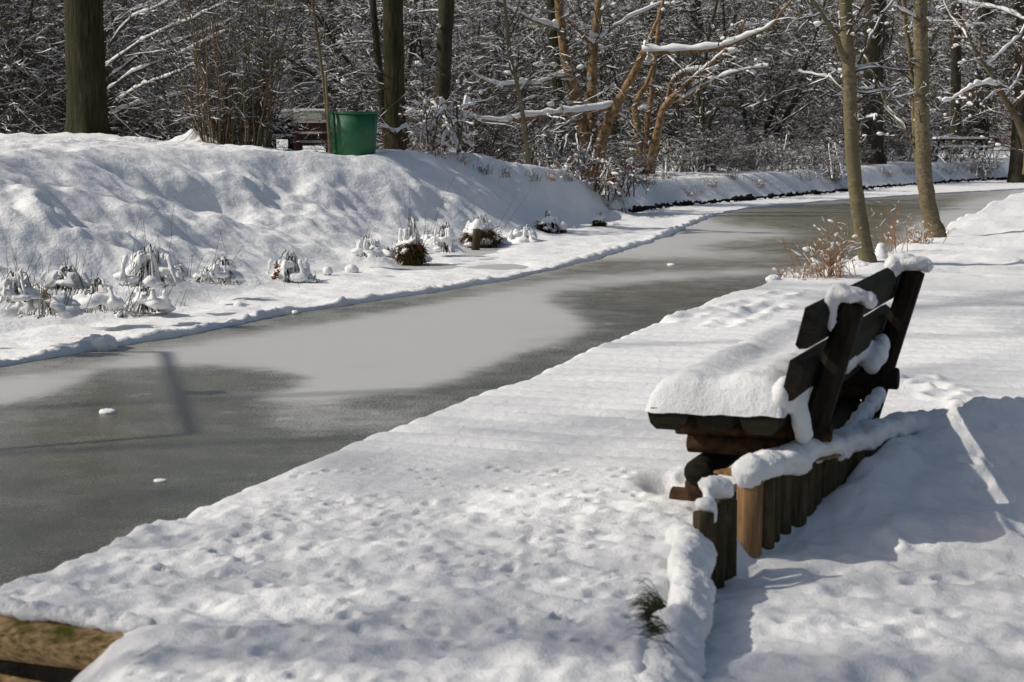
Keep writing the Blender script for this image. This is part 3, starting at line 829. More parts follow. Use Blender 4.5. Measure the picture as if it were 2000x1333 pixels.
def plant_meshes(kind, seed):
    """woody plant around the origin: dict part name -> (mesh, material)"""
    rng = np.random.default_rng(seed)
    wood = MB(); tw = MB(); sn = MB(); lf = MB()
    if kind == 'tree':          # big bare tree: only its lower 9 m matter
        r = rng.uniform(.15, .27)
        h = 10
        zz = np.array([-.3, .05, .35, 1, 2, 3.5, 5, 7, 10.0]); rad = r * np.array([1.7, 1.45, 1.12, 1, .95, .9, .85, .72, .5])
        lean = rng.normal(0, .03, 2); wob = rng.normal(0, .04, (len(zz), 2)); wob[:3] *= .3
        pts = np.stack([lean[0] * zz + wob[:, 0], lean[1] * zz + wob[:, 1], zz], 1)
        wood.tube(pts, rad, 12, 3)
        Pm, rm = spline(pts, rad, 3)
        S, Dn, Ls, rr = offshoots(rng, Pm[None], rm[None], 22, .12, (1.1, 1.6), (.16, .32), None, .17)
        Dn[:, 2] += .05
        P1, R1 = grow(rng, S, Dn, Ls, np.clip(rr, .012, .045), .3, 8, .16, -.02)
    elif kind == 'young':       # thin crooked understorey tree with spreading snow-laden branches
        S = np.zeros((5, 3)); S[:, :2] = rng.normal(0, .08, (5, 2)); S[:, 2] = -.1
        Dn = np.stack([rng.normal(0, .35, 5), rng.normal(0, .35, 5), np.ones(5)], 1)
        P0, R0 = grow(rng, S, Dn, rng.uniform(3.2, 6, 5), rng.uniform(.03, .06, 5), .25, 9, .12, .03)
        V, F = tubes(P0, R0, 7); wood.add(V, F)
        S, Dn, Ls, rr = offshoots(rng, P0, R0, 11, .08, (.8, 1.5), (.22, .5), None, .5)
        P1, R1 = grow(rng, S, Dn, Ls, np.clip(rr, .008, .03), .3, 8, .2, -.02)
    elif kind == 'bush':        # many arching stems
        n = 34
        S = np.zeros((n, 3)); S[:, :2] = rng.normal(0, .35, (n, 2)); S[:, 2] = -.05
        Dn = np.stack([rng.normal(0, .5, n), rng.normal(0, .5, n), np.ones(n)], 1)
        P1, R1 = grow(rng, S, Dn, rng.uniform(1.2, 3.2, n), rng.uniform(.008, .018, n), .35, 9, .12, -.04)
    elif kind == 'upright':     # a sheaf of straight stems
        n = 110
        S = np.zeros((n, 3)); S[:, 0] = rng.uniform(-.42, .42, n); S[:, 1] = rng.normal(0, .18, n); S[:, 2] = -.05
        Dn = np.stack([S[:, 0] * .35 + rng.normal(0, .09, n), rng.normal(0, .12, n), np.ones(n)], 1)
        P1, R1 = grow(rng, S, Dn, rng.uniform(.8, 2.4, n), rng.uniform(.006, .012, n), .4, 8, .05, 0)
    V, F = tubes(P1, R1, 4); (tw if kind != 'upright' else wood).add(V, F)
    Q, q = snow_on(rng, P1, R1, .6, .002, .022, .55 if kind != 'upright' else .15, .8, .3); V, F = tubes(Q, q, 4); sn.add(V, F)
    per = {'tree': 14, 'young': 13, 'bush': 13, 'upright': 5}[kind]
    S, Dn, Ls, rr = offshoots(rng, P1, R1, per, .15, (.5, 1.2), (.2, .5), None, .6, .12)
    P2, R2 = grow(rng, S, Dn, Ls, np.clip(rr, .003, .009), .4, 6, .30, -.01)
    V, F = tubes(P2, R2, 3); tw.add(V, F)
    Q, q = snow_on(rng, P2, R2, .85, .0030, .02, .62 if kind != 'upright' else .35, .9, .4); V, F = tubes(Q, q, 3); sn.add(V, F)
    per = {'tree': 9, 'young': 9, 'bush': 8, 'upright': 2}[kind]
    S, Dn, Ls, rr = offshoots(rng, P2, R2, per, .15, (.5, 1.2), (.3, .8), None, .8, .07)
    P3, R3 = grow(rng, S, Dn, Ls, np.clip(rr, .0022, .004), .5, 4, .35, -.01)
    V, F = tubes(P3, R3, 3); tw.add(V, F)
    Q, q = snow_on(rng, P3, R3, .8, .0030, .015, .5 if kind != 'upright' else .3, .9, .4); V, F = tubes(Q, q, 3); sn.add(V, F)
    if kind != 'upright':
        V, F = lumps(rng, P2, 300, (.006, .016)); sn.add(V, F)
    if kind in ('bush', 'upright') or seed % 3 == 0:
        V, F = leaves_mesh(rng, P2, 500 if kind != 'tree' else 250, .022); lf.add(V, F)
    out = {}
    if wood.n: out['trunk' if kind != 'upright' else 'stems'] = wood.build('wood', {'tree': B_DARK, 'young': B_DARK, 'upright': B_STEM}.get(kind, B_TWIG), link=False)
    out['twigs'] = tw.build('twigs', B_TWIG, smooth=False, link=False)
    out['snow'] = sn.build('snow', SNOW_TWIG, smooth=False, link=False)
    if lf.n: out['leaves'] = lf.build('leaves', LEAF, smooth=False, link=False)
    return out
PROTO = {}
for kind, n in (('tree', 4), ('young', 4), ('bush', 3), ('upright', 1)):
    PROTO[kind] = [plant_meshes(kind, 100 + 10 * len(kind) + k) for k in range(n)]
def plant(kind, i, name, label, cat, x, y, z=None, rz=0, s=1.0, group=None, bark=None):
    z = ZL(x, y) if z is None else z
    t = thing(name, label, cat, (x, y, z), rz, group)
    t.scale = (s, s, s)
    for pn, me in PROTO[kind][i % len(PROTO[kind])].items():
        o = bpy.data.objects.new(pn, me); COL.objects.link(o); o.parent = t
    return t

# ------------------------------------------------------------ trees traced from the photograph, each at its own distance
def traced(name, label, cat, depth, paths, bark, seed, twig_per=7, snow=1.0, group=None, twig_len=(.12, .3), snow_stem=.0, sides=10, lump=(0, (.02, .04)), leaf=0, base=None, up=0.0, levels=2, twigmat=None, grow_from=0):
    """paths: list of (points [(px,py,width_px)], depth drift per path)"""
    rng = np.random.default_rng(seed)
    p0 = paths[0][0][0]
    b = D(p0[0], p0[1], depth)
    t = thing(name, label, cat, (b[0], b[1], b[2]), 0, group)
    allP = []; first = True
    tr = MB(); li = MB(); sn = MB(); tw = MB(); lf = MB()
    for k, (pts, drift) in enumerate(paths):
        y0, y1 = depth + drift[0], depth + drift[1]
        n = len(pts); P = []; r = []
        for j, q in enumerate(pts):
            yy_ = y0 + (y1 - y0) * j / max(1, n - 1)
            c = D(q[0], q[1], yy_); P.append(c); r.append(q[2] * yy_ / FPX / 2)
        P = np.array(P); r = np.array(r)
        if k == 0:
            P = np.concatenate([[P[0] + [0, 0, -.25]], P]); r = np.concatenate([[r[0] * 1.15], r])
        Ps, rs_ = spline(P, r, 4)
        Ps = Ps + rng.normal(0, .006, Ps.shape) * (1 if k else .4)
        big = r.max() > .035 or k == 0
        (tr if big else li).tube(Ps, rs_, sides if big else 6)
        allP.append((Ps, rs_))
        if snow > 0 and (k > 0 or snow_stem):
            K = len(Ps)
            if K >= 3:
                Q, q = snow_on(rng, Ps[None], rs_[None], snow, .008, .05, 1.0, .35)
                V, F = tubes(Q, q, 6); sn.add(V, F)
    for k, (Ps, rs_) in enumerate(allP):
        if len(Ps) < 4: continue
        per = int(twig_per * np.linalg.norm(Ps[-1] - Ps[0]) + 2)
        S, Dn, Ls, rr = offshoots(rng, Ps[None], np.minimum(rs_, .03)[None], per, grow_from if k == 0 else .1, (.6, 1.3), twig_len, np.array([3.0]), .4, .2)
        Dn[:, 2] += up
        P1, R1 = grow(rng, S, Dn, Ls, np.clip(rr, .005, .012), .35, 7, .17, -.01)
        V, F = tubes(P1, R1, 4); tw.add(V, F)
        Q, q = snow_on(rng, P1, R1, snow * .8, .003, .02, .65, .8, .25); V, F = tubes(Q, q, 4); sn.add(V, F)
        if levels > 1:
            S, Dn, Ls, rr = offshoots(rng, P1, R1, 7, .15, (.5, 1.2), (.25, .6), None, .6, .08)
            P2, R2 = grow(rng, S, Dn, Ls, np.clip(rr, .003, .006), .4, 4, .22, -.01)
            V, F = tubes(P2, R2, 3); tw.add(V, F)
            Q, q = snow_on(rng, P2, R2, snow * .8, .003, .015, .5, .9, .35); V, F = tubes(Q, q, 3); sn.add(V, F)
        else: P2 = P1
        if lump[0]:
            V, F = lumps(rng, P1, max(1, int(lump[0] * per / 10)), lump[1]); sn.add(V, F)
        if leaf:
            V, F = leaves_mesh(rng, P2, max(4, int(leaf * per / 10)), .02); lf.add(V, F)
    part(tr.build("trunk", bark), t)
    if li.n: part(li.build("limbs", bark), t)
    if tw.n: part(tw.build("twigs", twigmat or B_TWIG, smooth=False), t)
    if sn.n: part(sn.build("snow", SNOW_TWIG), t)
    if lf.n: part(lf.build("leaves", LEAF, smooth=False), t)
    return t

# big trunk on the left bank
def big_trunk(label, depth, pts, bark, seed):
    rng = np.random.default_rng(seed)
    P = []; r = []
    for (px_, py_, w) in pts:
        P.append(D(px_, py_, depth)); r.append(w * depth / FPX / 2)
    P = np.array([P[0] + [0, 0, -.3]] + P); r = np.array([r[0] * 1.1] + r)
    Ps, rs_ = spline(P, r, 8)
    V, F = tubes(Ps[None], rs_[None], 40)
    c = np.repeat(Ps, 40, 0); d = V - c; ang = np.arctan2(d[:, 1], d[:, 0])
    m = 1 + .03 * noise(ang * 3.0, V[:, 2] * 1.2, seed) + .10 * np.clip(1 - (V[:, 2] - P[1][2]) / .35, 0, 1) * np.cos(ang * 5 + 1)
    V = c + d * m[:, None]
    t = thing("tree", label, "tree", tuple(P[1]))
    part(mesh_np("trunk", V, F, bark), t)
    return t, P, r
T1, P, r = big_trunk("thick straight mossy trunk standing on the snowy bank at left", 27.4, [(172, 262, 88), (171, 240, 80), (169, 180, 77), (166, 90, 75), (163, 0, 74), (160, -120, 72), (156, -300, 68), (152, -560, 60)], B_MOSS, 3)
# crown of the big tree, above the picture
rng = np.random.default_rng(2)
def add_crown(t, P, r, seed, n=16, lenf=(.3, .5), bark=B_DARK, fr=.45, thick=1.0):
    rng = np.random.default_rng(seed)
    S, Dn, Ls, rr = offshoots(rng, P[None], r[None], n, fr, (.6, 1.2), lenf, None, .3)
    P1, R1 = grow(rng, S, Dn, Ls, np.clip(rr, .02, .07) * thick, .3, 8, .15, .03)
    mb = MB(); V, F = tubes(P1, R1, 6); mb.add(V, F)
    S, Dn, Ls, rr = offshoots(rng, P1, R1, 7, .2, (.5, 1.1), (.25, .5), None, .5)
    P2, R2 = grow(rng, S, Dn, Ls, np.clip(rr, .008, .03) * thick, .3, 6, .2, .0); V, F = tubes(P2, R2, 4); mb.add(V, F)
    S, Dn, Ls, rr = offshoots(rng, P2, R2, 6, .2, (.5, 1.1), (.3, .7), None, .5)
    P3, R3 = grow(rng, S, Dn, Ls, np.clip(rr, .005, .012) * (1 + (thick - 1) * .8), .3, 4, .2, .0); V, F = tubes(P3, R3, 3); mb.add(V, F)
    part(mb.build("crown", bark, smooth=False), t)
add_crown(T1, P, r, 5, 14, (.3, .5), B_DARK, .72)

# right-hand trees on the near bank
t = traced("tree", "slender smooth trunk rising nearest behind the bench, beside the ice", "tree", 16.3,
    [([(1697, 517, 38), (1690, 490, 33), (1680, 430, 31), (1668, 340, 29), (1662, 240, 28), (1658, 140, 27), (1653, 40, 26), (1648, -80, 25), (1640, -300, 22), (1632, -600, 16)], (0, 0)),
     ([(1655, 135, 14), (1640, 90, 12), (1620, 50, 10), (1596, 15, 9), (1570, -20, 8), (1530, -80, 6)], (0, -.5)),
     ([(1661, 160, 8), (1685, 105, 7), (1705, 62, 6), (1730, 20, 6), (1770, -20, 4)], (0, .4)),
     ([(1664, 200, 5), (1625, 155, 4), (1610, 150, 3), (1560, 140, 2)], (0, .3)),
     ([(1662, 130, 6), (1700, 140, 5), (1740, 190, 4), (1762, 210, 3)], (0, .3))],
    B_TAN, 31, twig_per=4, lump=(14, (.008, .019)), twig_len=(.08, .22), levels=2, grow_from=.42)
t = traced("tree", "slender forked trunk standing farther along the near bank, at right", "tree", 20.0,
    [([(1828, 458, 42), (1820, 435, 35), (1811, 390, 33), (1804, 320, 31), (1801, 220, 30), (1799, 120, 29), (1797, 0, 28), (1795, -120, 26), (1790, -300, 22), (1780, -560, 14)], (0, 0)),
     ([(1808, 372, 18), (1797, 335, 14), (1788, 270, 12), (1783, 200, 11), (1779, 120, 10), (1768, 40, 9), (1760, -40, 8), (1740, -200, 5)], (.1, .2)),
     ([(1788, 290, 8), (1770, 255, 7), (1745, 225, 6), (1725, 190, 5), (1700, 130, 4), (1680, 100, 3)], (.1, .6)),
     ([(1796, 40, 6), (1760, 20, 5), (1740, 15, 4), (1700, 45, 4)], (0, -.6))],
    B_TAN, 32, twig_per=4, lump=(14, (.008, .021)), twig_len=(.08, .22), grow_from=.4)
# orange-brown multi-stemmed trees
t = traced("tree", "orange-brown tree with three stems and long snow-lined boughs, across the ice", "tree", 34.0,
    [([(1156, 322, 44), (1148, 290, 26), (1135, 230, 23), (1120, 170, 21), (1106, 120, 20), (1097, 60, 18), (1091, 0, 17), (1088, -80, 15), (1070, -300, 9)], (0, 0)),
     ([(1160, 320, 34), (1158, 270, 24), (1156, 200, 22), (1157, 130, 19), (1162, 70, 16), (1168, 10, 14), (1172, -60, 12), (1180, -280, 6)], (.2, .4)),
     ([(1168, 318, 26), (1180, 262, 22), (1200, 215, 20), (1222, 175, 18), (1242, 135, 16), (1258, 100, 15), (1263, 92, 13)], (-.2, -.6)),
     ([(1256, 104, 13), (1300, 102, 9), (1350, 100, 9), (1410, 92, 8), (1460, 72, 7), (1500, 55, 6), (1530, 20, 5), (1560, -20, 4)], (-.6, -1.2)),
     ([(1198, 210, 11), (1150, 218, 9), (1100, 222, 9), (1040, 228, 9), (980, 238, 8), (930, 232, 7), (880, 215, 6), (850, 203, 6), (828, 194, 5)], (-.3, -1.5)),
     ([(1104, 150, 8), (1075, 155, 6), (1045, 165, 6), (1010, 165, 6), (970, 166, 5), (935, 152, 4), (915, 135, 3)], (0, -.6)),
     ([(1096, 60, 8), (1060, 48, 7), (1020, 30, 6), (990, 15, 6), (960, -10, 5)], (0, -.5)),
     ([(1110, 40, 8), (1130, 60, 7), (1150, 80, 6), (1160, 88, 6)], (0, .2)),
     ([(1258, 100, 9), (1275, 60, 7), (1290, 20, 6), (1300, -20, 5)], (-.6, -.4)),
     ([(1158, 90, 7), (1190, 60, 6), (1240, 30, 5), (1300, 5, 4)], (.2, 1))],
    B_ORANGE, 41, twig_per=5, snow=1.25, lump=(8, (.02, .045)))
t = traced("tree", "orange-brown tree with low forking stems, second from the three-stemmed one", "tree", 37.0,
    [([(1256, 337, 24), (1252, 300, 18), (1246, 250, 16), (1240, 215, 14), (1250, 185, 12), (1262, 165, 9), (1275, 130, 7)], (0, .2)),
     ([(1268, 337, 24), (1278, 290, 18), (1288, 240, 16), (1300, 205, 14), (1330, 175, 11), (1365, 145, 9), (1400, 115, 8), (1430, 85, 6), (1455, 40, 5)], (-.2, -.8)),
     ([(1262, 337, 20), (1262, 280, 14), (1268, 210, 12), (1276, 150, 10), (1285, 60, 8), (1290, -30, 7)], (.4, .6)),
     ([(1290, 232, 9), (1305, 190, 8), (1312, 160, 8), (1345, 140, 7), (1400, 138, 5)], (-.2, -.6)),
     ([(1305, 215, 8), (1340, 190, 7), (1390, 160, 6), (1440, 140, 5), (1500, 130, 4)], (-.2, -1)),
     ([(1275, 300, 7), (1250, 270, 6), (1225, 235, 5), (1190, 215, 4)], (0, -.5))],
    B_ORANGE, 42, twig_per=6, snow=1.2, lump=(6, (.02, .04)))
t = traced("tree", "dark low arching tree with snow-lined branches above the far bank", "tree", 39.0,
    [([(1365, 338, 14), (1372, 290, 12), (1385, 240, 11), (1400, 210, 9), (1430, 205, 7), (1455, 215, 5)], (0, -.5)),
     ([(1362, 338, 12), (1345, 290, 9), (1330, 250, 8), (1315, 220, 7)], (0, .5)),
     ([(1380, 338, 10), (1378, 280, 8), (1372, 200, 7), (1380, 100, 6), (1400, 0, 5)], (0, .5)),
     ([(1395, 335, 10), (1385, 290, 9), (1370, 240, 8), (1362, 180, 7), (1350, 90, 6)], (0, .8))],
    B_DARK, 43, twig_per=8, snow=1.2)
t = traced("sapling", "spindly crooked sapling left of the orange-brown trees", "sapling", 31.0,
    [([(1031, 312, 10), (1027, 270, 9), (1020, 220, 9), (1010, 165, 8), (997, 110, 8), (990, 50, 7), (985, -20, 6), (980, -200, 4)], (0, 0)),
     ([(1013, 178, 5), (1040, 150, 3), (1060, 140, 2)], (0, .2)), ([(990, 60, 4), (1010, 20, 3), (1020, -20, 2)], (0, .2))],
    B_TAN, 44, twig_per=4)
t = traced("sapling", "thin leaning sapling standing close beside the green bin", "sapling", 26.0,
    [([(645, 298, 7), (641, 240, 6), (634, 180, 6), (625, 110, 6), (615, 40, 6), (608, -20, 5), (590, -200, 4)], (0, 0)),
     ([(622, 90, 3), (632, 60, 2), (636, 30, 2)], (0, .1)), ([(612, 30, 3), (600, 10, 3), (595, -30, 2)], (0, .1))],
    B_STEM, 45, twig_per=2, twig_len=(.05, .12))
t = traced("stake", "straight thin stake planted against the left side of the green bin", "stake", 25.95,
    [([(644, 298, 6), (640, 220, 5.5), (636, 142, 5)], (0, 0))], B_TAN, 46, twig_per=0, snow=0, levels=1, twig_len=(.01, .02))
# dark trunks of the wood behind
darks = [
    ("dark upright trunk just right of the green bin", 31.0, [(775, 283, 50), (772, 240, 42), (770, 150, 40), (768, 60, 40), (766, -40, 38), (760, -300, 32)]),
    ("thinner dark trunk leaning left, close beside the trunk behind the bin", 31.6, [(757, 280, 18), (750, 220, 16), (742, 150, 15), (735, 80, 14), (728, 0, 13), (715, -200, 10)]),
    ("dark trunk right of the bin with snow tufts, behind the bent snowy bush", 32.0, [(860, 290, 34), (862, 250, 30), (864, 180, 30), (868, 90, 30), (872, 0, 32), (880, -250, 26)]),
    ("dark trunk left of the three-stemmed orange tree, reaching down to the bank", 38.0, [(1096, 292, 30), (1094, 260, 24), (1090, 190, 22), (1082, 100, 20), (1078, 0, 20), (1070, -200, 16)]),
    ("wide dark trunk behind the bare bank opposite, between the two slender trees", 44.0, [(1706, 316, 52), (1704, 290, 44), (1704, 180, 40), (1708, 80, 40), (1710, -30, 40), (1712, -300, 34)]),
    ("tall dark trunk beside the far picnic table at right", 52.0, [(1866, 282, 28), (1867, 240, 22), (1867, 150, 20), (1868, 60, 20), (1870, -60, 20), (1874, -250, 16)]),
    ("dark trunk at the right edge of the wood", 44.0, [(1990, 332, 40), (1990, 290, 32), (1992, 200, 26), (1996, 80, 24), (2000, -60, 24), (2005, -250, 20)]),
    ("dark trunk at far left of the wood", 36.0, [(30, 300, 28), (28, 250, 22), (24, 150, 20), (14, 60, 20), (2, 0, 20), (-30, -200, 16)]),
    ("mossy trunk seen right behind the two-stemmed orange tree", 46.0, [(1278, 318, 60), (1276, 290, 46), (1274, 200, 42), (1272, 100, 40), (1270, -60, 40)]),
    ("slim dark trunk behind the bend of the canal", 55.0, [(1520, 300, 20), (1519, 220, 16), (1516, 120, 15), (1514, 0, 15), (1510, -100, 14)]),
]
for i, (lb, dp, pts) in enumerate(darks):
    traced("tree", lb, "tree", dp, [(pts, (0, 0))], B_DARK if i not in (0, 3, 8) else B_MOSS, 60 + i, twig_per=3.5, snow=1.1, lump=(4, (.02, .05)), twig_len=(.15, .5), sides=12, grow_from=.15)

# long snow-lined boughs sweeping right behind the big trunk
sw = []
for (a_, b_, c_, d_, e_, f_) in ((208, 130, 320, 60, 440, 5), (206, 160, 300, 95, 430, 50), (210, 178, 290, 130, 440, 62), (212, 92, 260, 35, 350, -10), (215, 225, 320, 195, 425, 155), (205, 70, 250, 25, 300, 0), (230, 200, 300, 160, 390, 120)):
    sw.append(([(a_, b_, 7), ((a_ + c_) / 2, (b_ + d_) / 2 - 6, 6), (c_, d_, 5), ((c_ + e_) / 2, (d_ + f_) / 2 + 3, 4), (e_, f_, 3)], (0, rs.uniform(-1, 1))))
traced("arching_bush", "wide bush with long snow-lined boughs sweeping right from behind the thick trunk", "bush", 29.0,
       [([(202, 262, 12), (200, 200, 10), (203, 130, 8), (204, 60, 7)], (0, 0))] + sw, B_TWIG, 71, twig_per=6, snow=1.2, twig_len=(.08, .3))

# named shrubs
def px_place(px_, depth): return D(px_, 300, depth)[0]
plant('upright', 0, "stem_shrub", "dense sheaf of upright brown stems left of the green bin", "shrub", px_place(462, 26.5), 26.5, None, 0, 1.0)
plant('bush', 0, "bush", "bare bush with rusty leaves between the thick trunk and the upright stems", "bush", px_place(400, 28), 28.0, None, 1.0, .75)
# snow-bent bush right of the bin
bx = []
rng = np.random.default_rng(77)
for k in range(26):
    x0 = 860 + rng.uniform(-30, 50); x1 = x0 + rng.uniform(-70, 60); top = rng.uniform(190, 262)
    bx.append(([(x0, 296, 3), ((x0 * 2 + x1) / 3, (296 + top * 2) / 3, 3), ((x0 + x1 * 2) / 3, top, 2.5), (x1, top + rng.uniform(5, 40), 2)], (rng.uniform(-.6, .6), rng.uniform(-.8, .8))))
traced("bush", "low bush bowed down under thick snow right of the green bin", "bush", 28.0, bx, B_STEM, 78, twig_per=6, snow=1.6, twig_len=(.04, .12), lump=(8, (.012, .03)), leaf=60)
bx = []
for k in range(22):
    x0 = 1180 + rng.uniform(-60, 60); x1 = x0 + rng.uniform(-45, 45); top = rng.uniform(300, 360)
    bx.append(([(x0, 385, 3), ((x0 + x1) / 2, top, 2.5), (x1, top + rng.uniform(0, 30), 2)], (rng.uniform(-.6, .6), rng.uniform(-.8, .8))))
traced("bramble", "rusty brown bramble dusted with snow at the foot of the three-stemmed orange tree", "bramble", 31.0, bx, B_STEM, 79, twig_per=8, snow=1.1, twig_len=(.03, .12), lump=(6, (.012, .03)), leaf=80)
for i, (a_, b_, dd, w_, lb) in enumerate(((1100, 335, 32.0, 60, "thin dry weeds on the end of the left bank"), (1490, 335, 40.0, 70, "snow-dusted thicket of fine stems on the far bank, under the dark wood"), (1590, 350, 40.0, 80, "pale frosted thicket on the far bank behind the nearest slender tree"), (1780, 345, 46.0, 60, "grey frosted thicket between the two slender trees"), (1900, 345, 46.0, 50, "low frosted growth below the picnic table"), (1330, 340, 39.0, 40, "dry upright weeds right of the second orange-brown tree"))):
    bx = []
    for k in range(40):
        x0 = a_ + rng.uniform(-w_, w_); x1 = x0 + rng.uniform(-20, 20); top = b_ - rng.uniform(15, 75)
        bx.append(([(x0, b_, 1.6), ((x0 + x1) / 2, (b_ + top) / 2, 1.5), (x1, top, 1.2)], (rng.uniform(-.8, .8), rng.uniform(-.8, .8))))
    traced("thicket", lb, "thicket", dd, bx, B_STEM, 90 + i, twig_per=7, snow=1.1, twig_len=(.03, .10), lump=(6, (.01, .025)), leaf=12 if i in (0, 2) else 0, sides=4)
# snow-laden branches reaching in at the right edge
traced("tree", "brown-twigged tree with thick snow on its boughs, entering at the right edge", "tree", 24.0,
    [([(2010, 300, 22), (2000, 265, 18), (1982, 225, 14), (1960, 190, 12), (1938, 150, 9), (1918, 120, 7), (1895, 80, 5), (1885, 50, 4)], (0, 0)),
     ([(1950, 168, 8), (1925, 166, 7), (1895, 172, 6), (1868, 190, 4), (1840, 200, 3)], (0, -.3)),
     ([(1975, 215, 8), (2000, 185, 6), (2030, 170, 4)], (0, -.3)),
     ([(1925, 130, 6), (1960, 100, 5), (1990, 70, 4), (2010, 30, 3)], (0, .5)),
     ([(1900, 90, 5), (1880, 60, 4), (1850, 20, 3), (1840, -20, 2)], (0, .5)),
     ([(1960, 190, 6), (1990, 150, 5), (2000, 100, 4), (2005, 0, 4)], (0, .5)),
     ([(2005, 40, 5), (1960, 20, 4), (1900, 10, 3), (1850, -10, 3)], (0, .6))],
    B_STEM, 83, twig_per=9, snow=1.3, lump=(26, (.008, .02)), leaf=34, twig_len=(.08, .25))

rng = np.random.default_rng(33)
for k_, (px_, dd) in enumerate(((1400, 37.8), (1460, 39.0), (1525, 40.0), (1590, 41.0), (1655, 42.5), (1760, 45.0), (1230, 36.0), (1045, 36.0), (1000, 38.0))):
    dd = dd + rng.uniform(0, 1.2); plant('bush', k_, "bush", "low twiggy bush along the top of the far bank beyond the orange-brown trees" if px_ > 1240 else "low twiggy bush beside the orange-brown trees", "bush", px_place(px_, dd), dd, None, rng.uniform(0, 6), rng.uniform(.24, .42), "low twiggy bushes along the far bank" if px_ > 1240 else "low twiggy bushes beside the orange-brown trees")
# the wood: repeats of a few kinds
rng = np.random.default_rng(21)
cnt = 0
def field(kind, n, y0, y1, u0, u1, name, labels, cat, group, s=(.85, 1.2), avoid=None):
    global cnt
    placed = 0; tries = 0
    while placed < n and tries < n * 30:
        tries += 1
        y_ = rng.uniform(y0 ** 2, y1 ** 2) ** .5
        u = rng.uniform(u0, u1); x_ = u * y_
        if x_ > fx(F_, y_) - 1.2: continue
        if avoid and avoid(x_, y_): continue
        if math.hypot(x_ - px_place(700, 28), y_ - 27) < 4.5: continue
        plant(kind, cnt, name, labels, cat, x_, y_, None, rng.uniform(0, 6.28), rng.uniform(*s), group)
        cnt += 1; placed += 1
clear = lambda x_, y_: (-.150 < x_ / y_ < -.065 and y_ < 62) or (.19 < x_ / y_ < .25 and y_ < 60) 
field('young', 26, 31, 44, -.30, -.02, "understorey_tree", "thin snow-dusted understorey tree in the tangle behind the left bank", "tree", "understorey trees behind the left bank", avoid=clear)
field('bush', 22, 30, 46, -.30, -.02, "bare_bush", "bare snow-dusted bush in the tangle behind the left bank", "bush", "bare bushes behind the left bank", avoid=clear)
field('young', 26, 42, 62, -.04, .27, "understorey_tree", "thin snow-dusted understorey tree in the wood beyond the canal bend", "tree", "understorey trees beyond the canal bend", avoid=clear)
field('bush', 18, 44, 64, -.04, .27, "bare_bush", "bare snow-dusted bush in the wood beyond the canal bend", "bush", "bare bushes beyond the canal bend", avoid=clear)
field('tree', 26, 42, 80, -.28, .28, "woodland_tree", "dark bare trunk standing deep in the snowy wood", "tree", "dark trunks deep in the wood", avoid=clear)
field('young', 44, 60, 85, -.28, .28, "woodland_sapling", "spindly snow-dusted tree deep in the wood", "tree", "spindly trees deep in the wood", s=(1.0, 1.5))
# the far wood that reads as one mass
rng = np.random.default_rng(99)
mb = MB(); ms = MB()
n = 5200
S = np.stack([rng.uniform(-38, 38, n), rng.uniform(84, 100, n), rng.uniform(0, 6.5, n)], 1)
P1, R1 = grow(rng, S, np.stack([rng.normal(0, .8, n), rng.normal(0, .8, n), rng.uniform(0, 1, n)], 1), rng.uniform(1.2, 3.4, n), rng.uniform(.02, .045, n), .4, 6, .2, 0)
V, F = tubes(P1, R1, 3); mb.add(V, F)
Q, q = snow_on(rng, P1, R1, .8, .008, .04, .5); V, F = tubes(Q, q, 3); ms.add(V, F)
S, Dn, Ls, rr = offshoots(rng, P1, R1, 4, .1, (.5, 1.2), (.3, .6), None, .6)
P2, R2 = grow(rng, S, Dn, Ls, np.clip(rr, .012, .03), .5, 3, .2, 0)
V, F = tubes(P2, R2, 3); mb.add(V, F)
Q, q = snow_on(rng, P2, R2, .75, .006, .03, .4); V, F = tubes(Q, q, 3); ms.add(V, F)
# trunks and conifer boughs closing it off
n = 42000
c = np.stack([rng.uniform(-45, 45, n), rng.uniform(98, 116, n), rng.uniform(-.5, 12, n)], 1)
u = rng.normal(0, 1, (n, 3)); u[:, 2] *= .5; u /= np.linalg.norm(u, axis=1, keepdims=True)
w = rng.normal(0, 1, (n, 3)); w -= (w * u).sum(1, keepdims=True) * u; w /= np.linalg.norm(w, axis=1, keepdims=True)
s = rng.uniform(.15, .42, n)[:, None]
Vq = np.stack([c - u * s, c - w * s * .5, c + u * s, c + w * s * .5], 1).reshape(-1, 3)
fw = thing("far_wood", None, None, (0, 95, 0)); fw['kind'] = 'stuff'; fw['label'] = "grey tangle of the far wood closing the view"; 
mb.add(Vq, np.arange(n * 4).reshape(n, 4))
nt = 160
X_ = rng.uniform(-42, 42, nt); Y_ = rng.uniform(86, 112, nt); r_ = rng.uniform(.12, .3, nt)
P = np.stack([np.stack([X_ + rng.normal(0, .1, nt), Y_, np.full(nt, z_)], 1) for z_ in (-.5, 3, 7, 12)], 1)
V, F = tubes(P, np.repeat(r_[:, None], 4, 1), 7); mb.add(V, F)
o = mb.build("twigs", B_TWIG, smooth=False); part(o, fw); o['kind'] = 'stuff'
o = ms.build("snow", SNOW_TWIG, smooth=False); part(o, fw); o['kind'] = 'stuff'

